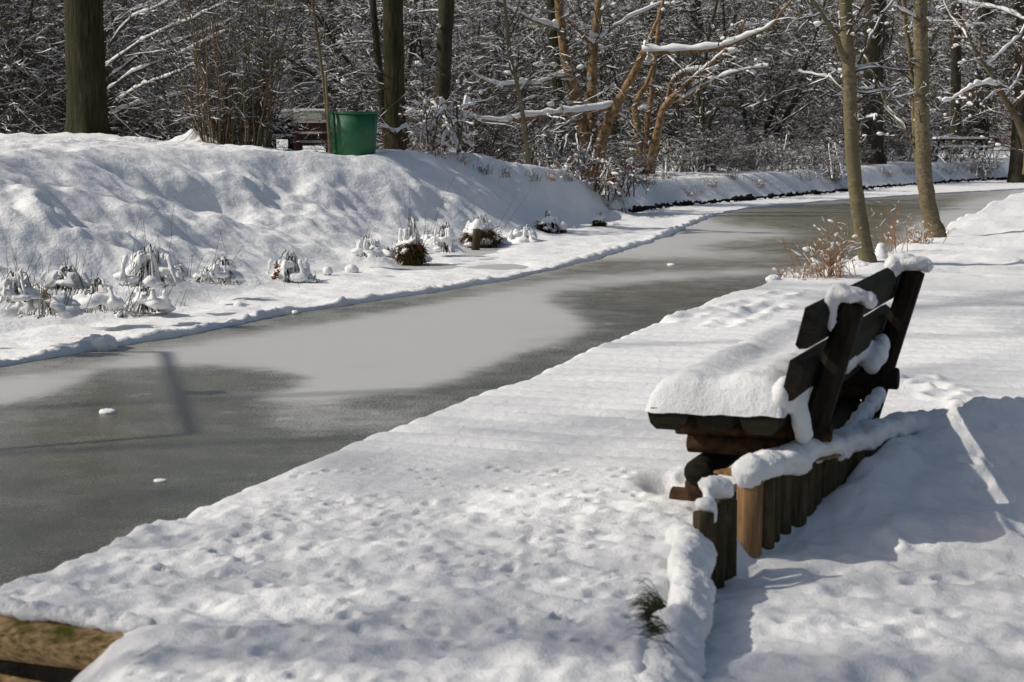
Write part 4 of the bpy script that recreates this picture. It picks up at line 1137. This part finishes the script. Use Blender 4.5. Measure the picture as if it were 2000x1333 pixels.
# ------------------------------------------------------------ green bin
bd = 26.2
bc = D(691, 300, bd); zt = D(691, 218, bd)[2]; zb = bc[2] - .05
print('ground at bin', ZL(bc[0], bd), bc[2], 'sapling', ZL(D(645, 298, 23.5)[0], 23.5), D(645, 298, 23.5)[2])
bin_ = thing("litter_bin", "round green plastic litter bin standing on the snowy bank", "bin", (bc[0], bd, zb))
def lathe(name, prof, mat, seg=48, parent=None):
    P = np.array(prof); a_ = np.linspace(0, 2 * PI, seg, endpoint=False)
    V = np.stack([np.outer(P[:, 0], np.cos(a_)), np.outer(P[:, 0], np.sin(a_)), np.repeat(P[:, 1:2], seg, 1)], -1).reshape(-1, 3)
    idx = np.arange(len(P) * seg).reshape(len(P), seg)
    F = np.stack([idx[:-1], np.roll(idx[:-1], -1, 1), np.roll(idx[1:], -1, 1), idx[1:]], -1).reshape(-1, 4)
    o = mesh_np(name, V, F, mat)
    if parent: o.parent = parent
    return o
m, N, L, p = new_mat("green_plastic")
v = coords(N, L); n1 = noise_n(N, L, v, 6, 4); rr_ = ramp(N, L, n1.outputs[0], [(.3, (.008, .080, .030)), (.7, (.011, .110, .040))]); L.new(rr_.outputs[0], p.inputs['Base Color'])
p.inputs['Roughness'].default_value = .55
nb = noise_n(N, L, v, 22, 3); bump(N, L, p, nb.outputs[0], .004, .3)
hb = zt - zb; rt = 95 * bd / FPX / 2; rb = 84 * bd / FPX / 2
lathe("body", [(rb * .3, .02), (rb, 0), (rb + .002, .02), ((rt + rb) / 2, hb * .5), (rt - .004, hb - .03), (rt - .018, hb - .03), (rb - .02, .04), (0.01, .04)], m, 56, bin_)
lathe("rim", [(rt - .020, hb - .034), (rt + .001, hb - .034), (rt + .002, hb - .026), (rt + .002, hb - .006), (rt - .002, hb), (rt - .014, hb), (rt - .020, hb - .008), (rt - .020, hb - .034)], m, 56, bin_)
seam = MB(); seam.tube([(rb * .88, -rb * .48, .01), (rt * .88, -rt * .48, hb - .03)], .004, 5); seam.build("seam", m, bin_)
lg = MB()
lg.tube([(.02, 0, 0), (.02, 0, .04)], .02, 6)
# ------------------------------------------------------------ far benches, tables, hut
def bx_(mb, x0, x1, y0, y1, z0, z1):
    V = [(x0, y0, z0), (x1, y0, z0), (x1, y1, z0), (x0, y1, z0), (x0, y0, z1), (x1, y0, z1), (x1, y1, z1), (x0, y1, z1)]
    mb.add(V, [(0, 3, 2, 1), (4, 5, 6, 7), (0, 1, 5, 4), (1, 2, 6, 5), (2, 3, 7, 6), (3, 0, 4, 7)]); return mb
def table_set(label, px_, y_, rz, w=1.9, back=False, name="picnic_table", cat="picnic table", wood=W_TABLE, z=None, s=1.0):
    x_ = px_place(px_, y_)
    t = thing(name, label, cat, (x_, y_, (ZL(x_, y_) if z is None else z)), rz); t.scale = (s, s, s)
    h = w / 2
    if name == "picnic_table":
        bx_(MB(), -h, h, -.37, .37, .68, .74).build("tabletop", wood, t, False)
        for sgn in (-1, 1):
            bx_(MB(), -h, h, sgn * .72 - .14, sgn * .72 + .14, .40, .45).build("seat", wood, t, False)
            f = MB(); 
            for q in (-.25, .25):
                V, F = tubes(np.array([[(sgn * h * .75, q * 2.8, 0), (sgn * h * .75, q * .8, .68)]]), np.array([[.05, .05]]), 4); f.add(V, F)
            bx_(f, sgn * h * .75 - .03, sgn * h * .75 + .03, -.8, .8, .33, .40); f.build("leg_frame", wood, t, False)
            bx_(MB(), -h * .98, h * .98, sgn * .72 - .13, sgn * .72 + .13, .453, .50).build("snow", SNOW_TWIG, t, False)
        bx_(MB(), -h * .98, h * .98, -.35, .35, .743, .81).build("snow", SNOW_TWIG, t, False)
    else:
        bx_(MB(), -h, h, -.20, .20, .40, .45).build("seat", wood, t, False)
        bx_(MB(), -h, h, .20, .24, .50, .62).build("backrest", wood, t, False); bx_(MB(), -h, h, .22, .26, .66, .82).build("backrest", wood, t, False)
        for sgn in (-1, 1):
            f = MB(); bx_(f, sgn * h * .8 - .04, sgn * h * .8 + .04, -.18, .20, 0, .395); bx_(f, sgn * h * .8 - .04, sgn * h * .8 + .04, .263, .32, 0, .80); f.build("leg", wood, t, False)
        bx_(MB(), -h * .98, h * .98, -.19, .19, .453, .50).build("snow", SNOW_TWIG, t, False); bx_(MB(), -h * .98, h * .98, .215, .265, .823, .86).build("snow", SNOW_TWIG, t, False)
    return t
table_set("dark wooden picnic table in the snowy clearing at far right", 1875, 48.0, R(8), 1.9, s=.64)
table_set("dark bench with a snowy backrest left of the upright stem shrub's bin side", 553, 42.0, R(20), .55, name="bench", cat="bench", wood=W_TABLE)
table_set("red-brown bench edged with snow just left of the green bin", 615, 38.0, R(175), .75, name="bench", cat="bench", wood=W_REDB)
hx = px_place(592, 60)
hutscale = .8
hut = thing("hut", "pale hut with a green front seen through the trees left of the bin", "hut", (hx, 60, ZL(hx, 60)))
hut.scale = (hutscale, hutscale, hutscale)
HUTW = make_bark("pale_board", (.38, .36, .30), (.5, .47, .4), sc=(4, 4, 1)); HUTG = make_bark("green_board", (.10, .17, .14), (.16, .24, .19), sc=(4, 4, 1)); BRICK = make_bark("red_brown_board", (.16, .07, .05), (.26, .13, .09), sc=(4, 4, 4))
bx_(MB(), -.7, .7, 0, 1.6, 0, 1.0).build("wall", HUTW, hut, False)
bx_(MB(), -.55, -.1, -.03, 0.0, .15, .75).build("door", HUTG, hut, False)
bx_(MB(), .05, .5, -.03, 0.0, .35, .75).build("window", BRICK, hut, False)
bx_(MB(), -.85, .85, -.2, 1.8, 1.0, 1.08).build("roof", HUTG, hut, False); bx_(MB(), -.84, .84, -.19, 1.79, 1.083, 1.15).build("roof_snow", SNOW_TWIG, hut, False)
x_ = px_place(1745, 62)
sh = thing("shelter", "small dark shelter under the trees between the two slender trunks", "shelter", (x_, 62, ZL(x_, 62)))
bx_(MB(), -.5, .5, 0, .9, 0, .75).build("wall", W_TABLE, sh, False); bx_(MB(), -.6, .6, -.1, 1.0, .75, .82).build("roof", W_TABLE, sh, False)
bx_(MB(), -.59, .59, -.09, .99, .823, .88).build("roof_snow", SNOW_TWIG, sh, False)

# ------------------------------------------------------------ things along the left shore
def tussock(px_, py_, hpx, wpx, label, seed, dark=.3, rootcol=TUFT, root=False, stems=0, name="tussock", cat="tussock", z=-.39, group=None):
    """drooping snow-laden blades over a dark core"""
    rng = np.random.default_rng(seed)
    c = W(px_, py_, z); z = max(z, ZL(c[0], c[1]) - .03); c = W(px_, py_, z); y_ = c[1]; s = y_ / FPX
    h = hpx * s; w = wpx * s / 2
    t = thing(name, label, cat, (c[0], c[1], z), 0, 'small snow-crusted grass clumps on the shore' if seed >= 200 else None)
    n = 46
    a_ = rng.uniform(0, 2 * PI, n); q = rng.uniform(.25, 1.0, n)
    K = 7; P = np.zeros((n, K, 3)); tt = np.linspace(0, 1, K)
    hx_ = rng.uniform(.30, 1.0, n) ** 1.3 * h
    for k, v_ in enumerate(tt):
        rad = w * q * (v_ ** 1.1) * np.where(rng.uniform(0, 1, n) < 2, 1, 1)
        P[:, k, 0] = np.cos(a_) * rad; P[:, k, 1] = np.sin(a_) * rad * .8
        P[:, k, 2] = hx_ * (1 - (2 * v_ * .75 - .55) ** 2 / .42 ) * 1.0
    P[:, :, 2] = np.maximum(P[:, :, 2], -.01) + rng.normal(0, .006, P.shape[:2])
    P[:, :, :2] += rng.normal(0, .008, (n, K, 2))
    Rr = np.full((n, K), .0042) * np.linspace(1, .5, K)
    V, F = tubes(P, Rr, 4); o = mesh_np("blades", V, F, rootcol, t)
    balls = []
    sc_ = min(w, h)
    for k in range(20):                       # irregular cushions heaped on the clump
        aa = rng.uniform(0, 2 * PI); q_ = rng.uniform(0, .95) ** .7
        zz_ = h * (1 - q_ ** 1.5 * .95) * rng.uniform(.55, .82)
        rr_ = rng.uniform(.14, .34) * sc_
        balls.append((c[0] + math.cos(aa) * q_ * w, c[1] + math.sin(aa) * q_ * w * .8, z + zz_ - rr_ * .4, rr_ * rng.uniform(.9, 1.6), rr_ * rng.uniform(.8, 1.4), rr_ * rng.uniform(.4, .7)))
    for k in range(int(12 * (1 - dark))):     # fingers hanging down over the hollow
        aa = rng.uniform(0, 2 * PI); q_ = rng.uniform(.25, .95); dz_ = rng.uniform(.35, 1.0); rr_ = rng.uniform(.03, .065) * sc_ + .003
        for j in range(6):
            f_ = j / 5 * dz_
            qq = q_ + .3 * f_
            balls.append((c[0] + math.cos(aa) * qq * w + rng.normal(0, .003), c[1] + math.sin(aa) * qq * w * .8, z + h * (.66 - .62 * f_), rr_ * (1.5 - .6 * f_), rr_ * (1.5 - .6 * f_), h * .11))
    blob("snow", balls, max(.008, sc_ * .075) if seed < 200 else max(.012, sc_ * .1), SNOW, t, .006, .05, 2, seed)
    Q = P[: n // 2] + np.array([0, 0, .006]); q = .007 * rng.uniform(.3, 1.7, (n // 2, K))
    V, F = tubes(Q, q, 5); mesh_np("blade_snow", V, F, SNOW_TWIG, t)
    prof = [(0.005, h * .50), (w * .45, h * .42), (w * .70, h * .25), (w * .72, 0), (w * .6, -.05)]
    pass
    if root:
        prof = [(0.01, h * .40), (w * .4, h * .38), (w * .65, h * .28), (w * .75, h * .14), (w * .70, 0), (w * .6, -.05)]
        o = lathe("root_clump", prof, rootcol, 26, t)
        co = np.array([v.co[:] for v in o.data.vertices]); d = 1 + .16 * noise(np.arctan2(co[:, 1], co[:, 0]) * 4, co[:, 2] * 14, seed)
        for i, vv in enumerate(o.data.vertices): vv.co = (co[i, 0] * d[i], co[i, 1] * d[i], co[i, 2])
    if root:
        nf = 520
        aa = rng.uniform(0, 2 * PI, nf); q_ = rng.uniform(.25, 1, nf)
        S = np.stack([np.cos(aa) * w * (.45 + .5 * (1 - q_)), np.sin(aa) * w * (.45 + .5 * (1 - q_)), h * .42 * q_ + .01], 1)
        Dn = np.stack([np.cos(aa) * rng.uniform(.2, 1.2, nf), np.sin(aa) * rng.uniform(.2, 1.2, nf), rng.normal(-.3, .5, nf)], 1)
        P1, R1 = grow(rng, S, Dn, rng.uniform(.3, .85, nf) * w, np.full(nf, .0050), .3, 6, .20, -.22)
        V, F = tubes(P1, R1, 3); mesh_np("root_hair", V, F, rootcol, t)
    if stems:
        S = np.stack([rng.normal(0, w * .4, stems), rng.normal(0, w * .4, stems), np.zeros(stems)], 1)
        P1, R1 = grow(rng, S, np.stack([rng.normal(0, .3, stems), rng.normal(0, .3, stems), np.ones(stems)], 1), rng.uniform(.6, 1.3, stems) * h * 1.7, np.full(stems, .0028), .4, 5, .08, 0)
        V, F = tubes(P1, R1, 3); mesh_np("stems", V, F, REED, t)
    return t
for k_, (a_, b_, h_, w_, z_) in enumerate(((130, 560, 40, 90, -.28), (240, 622, 22, 60, -.39), (400, 548, 24, 50, -.34), (345, 545, 26, 60, -.3),
        (610, 552, 12, 34, -.38), (760, 505, 24, 50, -.36), (840, 480, 30, 54, -.34), (980, 478, 14, 40, -.38))):
    tussock(a_, b_, h_, w_, ["small snow-crusted grass clump at the foot of the slope left of the stake", "small snow-crusted grass clump along the slope between the stake and the brown tussock", "small snow-crusted grass clump near the bank's tip"][0 if a_ < 260 else (1 if a_ < 770 else 2)], 200 + k_, .2, REED, stems=6, z=z_)
tussock(85, 612, 60, 150, "snow-buried sedge hummock with yellow blades at the far left of the shore", 1, .45, STRAW, stems=16)
tussock(190, 605, 66, 140, "broad snow-laden sedge hummock, second from the left along the shore", 2, .3, REED, stems=8)
tussock(285, 608, 58, 100, "snowy hummock with a black hollow under it on the left shore", 3, .35, EARTH, stems=4)
tussock(290, 555, 80, 120, "tall snow-draped hummock higher up the shore behind the stake", 4, .25, EARTH, stems=7, z=-.3)
tussock(438, 552, 52, 75, "small snow-draped hummock with dark hollows halfway along the left shore", 5, .35, EARTH, stems=3, z=-.36)
tussock(565, 553, 64, 85, "snow-capped hummock with a withered brown dock in front", 6, .3, EARTH, stems=0)
tussock(805, 516, 95, 62, "brown tussock stump on the ice edge with drooping snowy strands", 7, .55, TUFT, root=True, stems=5)
tussock(940, 478, 62, 78, "round bushy tussock behind the snow-capped post", 8, .55, TUFT, root=True, stems=4, z=-.37)
tussock(1025, 474, 34, 70, "low snow hump with a dark hollow near the end of the slope", 9, .15, EARTH)
tussock(1068, 455, 44, 42, "snowy tussock with a dark foot near the end of the slope", 10, .25, EARTH, root=True)
tussock(1170, 447, 36, 26, "brown tussock stump under a snow cap at the tip of the left bank", 11, .35, TUFT, root=True)
tussock(870, 490, 60, 46, "smooth upright snow heap between the brown tussock and the capped post", 12, .05, EARTH)
tussock(1205, 418, 40, 60, "rusty tangle of bent stems beside the leaning post at the bank's tip", 13, .7, LEAF, root=False, stems=10)
tussock(30, 585, 60, 90, "half-shaded snowy hummock at the left edge of the picture", 14, .35, REED, stems=10, z=-.3)
tussock(720, 498, 40, 60, "snow-draped hump low on the slope left of the brown tussock", 15, .2, EARTH, z=-.3, stems=3)
def capped_post(px_, py_, hpx, wpx, lean, label, mat, cap=1.3, z=-.39, capz=1.0, name="post"):
    c = W(px_, py_, z); s = c[1] / FPX; h = hpx * s; r = wpx * s / 2
    t = thing(name, label, "post", (c[0], c[1], z))
    top = (c[0] + lean * h, c[1], z + h)
    log_("shaft", (c[0], c[1], z - .05), top, r, mat, t, 12)
    if cap: blob("snow_cap", [(top[0], top[1], top[2] + r * .5, r * cap, r * cap, r * 1.1 * capz), (top[0] + r * .2, top[1], top[2] + r * .2 * capz, r * cap * 1.05, r * cap, r * .7), (top[0], top[1], top[2] + r * .9 * capz, r * cap * .8, r * cap * .8, r * .8)], max(.006, r * .22), SNOW, t, .004, .04, 3)
    return t
capped_post(928, 487, 42, 17, .12, "mossy post with a round snow cap leaning right, in front of a round tussock", W_PAL, 1.15, capz=1.4)
capped_post(1100, 455, 8, 14, 0, "short stump with a tall snow dome, left of a similar smaller one", TUFT, 1.2, capz=1.3)
capped_post(1122, 450, 2, 10, 0, "small snow dome right of a short stump near the bank's tip", TUFT, 1.2, capz=1.0)
capped_post(640, 545, 12, 13, 0, "snow-covered knob of a stump like a small mushroom on the left shore", EARTH, 1.5, capz=1.3)
capped_post(686, 533, 3, 20, 0, "flat low snow-covered stump right of the mushroom-like one", EARTH, 1.3, capz=.7)
capped_post(1176, 405, 45, 11, .12, "weathered leaning post with a snow cap at the tip of the left bank", W_PAL, 1.3, z=-.34)
capped_post(253, 512, 55, 8, -.02, "pale square stake behind the snow hummocks on the slope", HUTW, 1.0, z=-.15)
def reeds(px_, py_, hpx, wpx, n, label, mat, seed, z=-.38, droop=.2, rad=.0028):
    rng = np.random.default_rng(seed); c = W(px_, py_, z); s = c[1] / FPX
    S = np.stack([rng.normal(0, wpx * s / 2, n), rng.normal(0, .05, n), np.full(n, -.02)], 1) + c
    P1, R1 = grow(rng, S, np.stack([rng.normal(0, .35, n), rng.normal(0, .3, n), np.ones(n)], 1), rng.uniform(.4, 1, n) * hpx * s, np.full(n, rad), .35, 6, .07, -droop * .1)
    V, F = tubes(P1, R1, 3); o = mesh_np("reeds", V, F, mat); tag(o, label, "reeds"); return o
reeds(80, 620, 95, 24, 22, "clump of yellowish blades in front of the leftmost hummock", STRAW, 1, rad=.004)
reeds(118, 600, 70, 14, 9, "thin yellow reeds between the first two hummocks", STRAW, 2)
reeds(205, 612, 80, 18, 10, "dry reeds poking from the second hummock", REED, 3)
reeds(60, 600, 60, 120, 46, "sparse fringe of short stalks among the leftmost hummocks", STRAW, 21, z=-.36)
reeds(230, 600, 55, 120, 40, "sparse fringe of short dark stalks among the broad hummocks", REED, 22, z=-.36)
reeds(430, 560, 45, 110, 30, "sparse short stalks around the small middle hummock", REED, 23, z=-.36)
reeds(20, 590, 110, 30, 12, "tall dark reeds at the left edge of the shore", REED, 4)
reeds(250, 520, 100, 30, 8, "long thin reeds beside the pale stake", REED, 5, z=-.15)
reeds(382, 500, 70, 20, 7, "dark thin stalks on the slope right of the stake", REED, 6, z=-.2)
reeds(160, 590, 90, 40, 10, "scattered dark stalks above the second hummock", REED, 8)
reeds(800, 425, 60, 8, 3, "lone thin stalks above the brown tussock", REED, 9, z=.0)
reeds(290, 292, 40, 40, 12, "thin dry stalks on top of the bank near the thick trunk", REED, 10, z=.75, rad=.004)
reeds(205, 262, 30, 16, 14, "short twigs at the foot of the thick trunk", STRAW, 11, z=.83, rad=.004)
# withered dock leaves
rng = np.random.default_rng(14)
c = W(541, 556, -.38)
V, F = leaves_mesh(rng, (np.array([[c + [0, 0, .02 + .16 * k / 5] for k in range(6)]]) + rng.normal(0, .008, (1, 6, 3))), 60, .02)
o = mesh_np("dock_plant", V, F, LEAF, smooth=False); tag(o, "withered rust-brown dock standing in front of a snow-capped hummock", "dock plant")
# snow lumps on the ice and under the slope
def lump(px_, py_, wpx, hpx, label, seed, z=-.40, ry=1.0, group=None):
    c = W(px_, py_, z); s = c[1] / FPX; w = wpx * s / 2; h = hpx * s
    rg = np.random.default_rng(seed)
    bl_ = [(c[0], c[1], z + h * .15, w, w * ry, h * .75)] + [(c[0] + rg.uniform(-.6, .6) * w, c[1] + rg.uniform(-.4, .4) * w, z + h * .25, w * .5, w * .4, h * rg.uniform(.4, .8)) for _ in range(5)]
    o = blob("snow_lump", bl_, max(.004, h * .14), SNOW, None, h * .12, w * .6, 3, seed); tag(o, label, "snow lump", group); return o
lump(210, 807, 34, 9, "white snow lump on the dark ice nearest the left edge", 1)
lump(313, 940, 28, 5, "smaller snow lump on the dark ice just beyond the landing", 2)
lump(1311, 519, 18, 5, "tiny snow lump far off on the clear ice behind the landing", 3)
lump(190, 680, 78, 26, "long rounded snow block on the ice's far lip at left", 4, z=-.385, ry=.4)
lump(467, 600, 24, 12, "small snow heap on the snow shelf left of the dock plant", 5, z=-.375)
lump(415, 580, 34, 9, "low snow heap on the shelf before the middle hummock", 6, z=-.375)
lump(577, 612, 14, 6, "tiny crumb of snow at the edge of the far ice lip", 7, z=-.39)

# ------------------------------------------------------------ dry shrubs on the near bank
def dry_shrub(px_, py_, hpx, wpx, n, label, seed, z, mat=LEAF, lumps_n=10):
    rng = np.random.default_rng(seed); c = W(px_, py_, z); s = c[1] / FPX
    t = thing("dry_shrub", label, "shrub", tuple(c))
    S = np.stack([rng.normal(0, wpx * s / 4, n), rng.normal(0, .08, n), np.full(n, -.03)], 1)
    P1, R1 = grow(rng, S, np.stack([rng.normal(0, .32, n), rng.normal(0, .3, n), np.ones(n)], 1), rng.uniform(.4, 1, n) * hpx * s, np.full(n, .0032), .4, 7, .10, 0)
    mb = MB(); V, F = tubes(P1, R1, 4); mb.add(V, F)
    S, Dn, Ls, rr = offshoots(rng, P1, R1, 5, .2, (.4, 1.1), (.15, .4), None, .6)
    P2, R2 = grow(rng, S, Dn, Ls, rr, .4, 4, .2, 0); V, F = tubes(P2, R2, 3); mb.add(V, F)
    mb.build("stems", mat, t)
    V, F = leaves_mesh(rng, P2, n * 3, .008); mesh_np("seed_heads", V, F, LEAF, t, False)
    if lumps_n:
        sn = MB(); V, F = lumps(rng, P2, lumps_n, (.006, .017)); sn.add(V, F)
        Q, q = snow_on(rng, P2, R2, 1, .003, .02, .6, .9, .4); V, F = tubes(Q, q, 4); sn.add(V, F); sn.build("snow", SNOW, t)
    return t
ORW = make_bark("rusty_stem", (.20, .09, .035), (.42, .22, .10), sc=(9, 9, 9), depth=.001)
dry_shrub(1625, 545, 135, 95, 46, "rusty dry shrub with snow lumps beyond the bench, beside the nearest slender tree", 1, .0, ORW, 22)
dry_shrub(1570, 545, 55, 90, 26, "low rusty stems at the edge of the landing, left of the larger dry shrub", 4, .0, ORW, 10)
dry_shrub(1735, 490, 130, 90, 16, "sparse tall dry stalks between the two slender trees", 2, .02, ORW, 5)
dry_shrub(1790, 475, 45, 60, 50, "small rusty bush under snow at the foot of the forked slender tree", 3, .03, ORW, 40)
for i, (a_, b_, w_, h_, lb) in enumerate(((1510, 548, 30, 12, "crumbly snow lump at the bank edge left of the rusty shrub"), (1545, 543, 34, 12, "snow lump at the bank edge under the low rusty stems"), (1720, 512, 26, 40, "upright snow heap against the nearest slender trunk"), (1680, 523, 50, 14, "snow heap in front of the nearest slender trunk"))):
    lump(a_, b_, w_, h_, lb, 30 + i, z=.0)
for k_, (a_, b_, dd) in enumerate(((812, 297, 27.0), (845, 300, 27.2), (905, 302, 27.5), (940, 308, 27.6), (985, 318, 28.0), (1040, 345, 28.5), (1075, 352, 29.0), (1110, 372, 29.5))):
    xx = D(a_, b_, dd)[0]; zz_ = ZL(xx, dd)
    cpx, cpy = proj(xx, dd, zz_)
    dry_shrub(float(cpx), float(cpy), 26, 34, 26, ["low rusty weeds poking from the snow crest right of the bowed bush", "low rusty weeds straggling down the end of the left bank"][k_ // 5], 60 + k_, zz_, B_STEM if k_ % 2 else ORW, 8)['group'] = ["low weeds on the crest right of the bin", "low weeds on the end of the left bank"][k_ // 5]
for k_, px_ in enumerate((1260, 1300, 1345, 1385, 1430, 1480, 1530, 1570, 1625, 1730, 1770, 1850, 1890)):
    yf = float(np.interp(px_, [1160, 1215, 1300, 1450, 1600, 1750, 1900, 2100], [438, 419, 406, 393, 380, 366, 355, 347]))
    g_ = W(px_, yf, -.4); yy_ = g_[1] + rs.uniform(.3, 1.4); xx = D(px_, 300, yy_)[0]; zz_ = ZL(xx, yy_); cpx, cpy = proj(xx, yy_, zz_)
    dry_shrub(float(cpx), float(cpy), 24, 46, 30, "low frosted weeds on the brow of the far bank", 90 + k_, zz_, B_STEM, 10)['group'] = "low weeds on the far bank's brow"
# dark undercut earth along the far bank
rng = np.random.default_rng(6)
mb = MB()
pxs = np.arange(1228, 1990, 1.6)
yfs = np.interp(pxs, [1160, 1215, 1300, 1450, 1600, 1750, 1900, 2100], [438, 419, 406, 393, 380, 366, 355, 347])
pl = np.array([W(a_, b_ - .6, -.37) for a_, b_ in zip(pxs, yfs)])
kk = np.arange(len(pxs)) * 1.0
nz_ = fbm(kk, kk * 0, 26.0, 5, 66); nz2 = fbm(kk, kk * 0 + 40, 3.0, 3, 67)
rr_ = np.clip(.014 + .055 * nz_ + .012 * nz2, .002, .06) * np.where(pxs < 1720, 1, .4)
pl[:, 2] += .03 + .02 * nz2; pl[:, 1] += .03
V, F = tubes(pl[None], rr_[None], 7); V += rng.normal(0, .016, V.shape); mb.add(V, F)
o = mb.build("undercut_earth", EARTH); tag(o, "black earth showing under the snow along the foot of the far bank", None, None, 'stuff')

# ------------------------------------------------------------ outside the frame: what throws the shadows
tanE = math.tan(SUN_EL)
def caster_for(px_, py_, zg, h):
    """point at height h above zg whose shadow falls on the ground seen at that pixel"""
    g_ = W(px_, py_, zg); k = h / tanE
    return np.array([g_[0] - SUN_DIR.x * k, g_[1] - SUN_DIR.y * k, zg + h])
fr_ = thing("ice_shadow_frame", "made-up post-and-rail frame, added unseen at left to cast a shadow on the ice", "frame", (-8, 12, 0))  # invented frame out of view, added only to throw the banded shadow on the ice
hh_ = 5.0
A_ = caster_for(322, 688, -.4, hh_); B_ = caster_for(375, 848, -.4, hh_); A2 = caster_for(-420, 684, -.4, .1); B2 = caster_for(-420, 912, -.4, .1)
log_("rail", A_, B_, .034, B_DARK, fr_, 8)
log_("post", A2, A_, .03, B_DARK, fr_, 8)
log_("post", B2, B_, .03, B_DARK, fr_, 8)
def shade_tree(x_, y_, h, seed, label, n=26, fr=.3, rad=.16, lean=0.0):
    rng = np.random.default_rng(seed)
    zz = np.linspace(-.5, h, 8); q = np.clip(zz / h, 0, 1)
    P = np.stack([x_ + rng.normal(0, .12, 8), y_ + rng.normal(0, .12, 8) + lean * np.clip(q - .3, 0, 1) / .7, zz], 1); r = np.linspace(rad, rad * .25, 8)
    t = thing("tree", label, "tree", (x_, y_, 0), 0, "trees standing left of the picture")
    mb = MB(); mb.tube(P, r, 9, 3); part(mb.build("trunk", B_DARK), t)
    Ps, rs_ = spline(P, r, 3)
    add_crown(t, Ps, rs_, seed + 1, n, (.2, .4), B_DARK, fr, 1.45 if y_ < 9 else 1.0)
    return t
for i, (x_, y_, h, n, fr, ln) in enumerate(((-22, 5.0, 22, 26, .5, -1), (-19, 4.0, 20, 24, .5, 0), (-25, 3.2, 24, 26, .5, 1), (-19, 7.3, 22, 22, .80, 4.5), (-21, 8.4, 24, 20, .80, 5),
        (-13, 19.0, 8, 20, .4, 0), (-16, 23.0, 10, 22, .4, 0), (-15, 29.5, 11, 22, .4, 0), (-22, 31, 12, 26, .3, 0), (-25, 38, 13, 26, .3, 0))):
    shade_tree(x_, y_, h, 300 + 7 * i, "bare tree standing outside the picture at left", n, fr, .09, ln)
print("objects", len(bpy.data.objects), "faces", sum(len(o.data.polygons) for o in bpy.data.objects if o.type == 'MESH'))
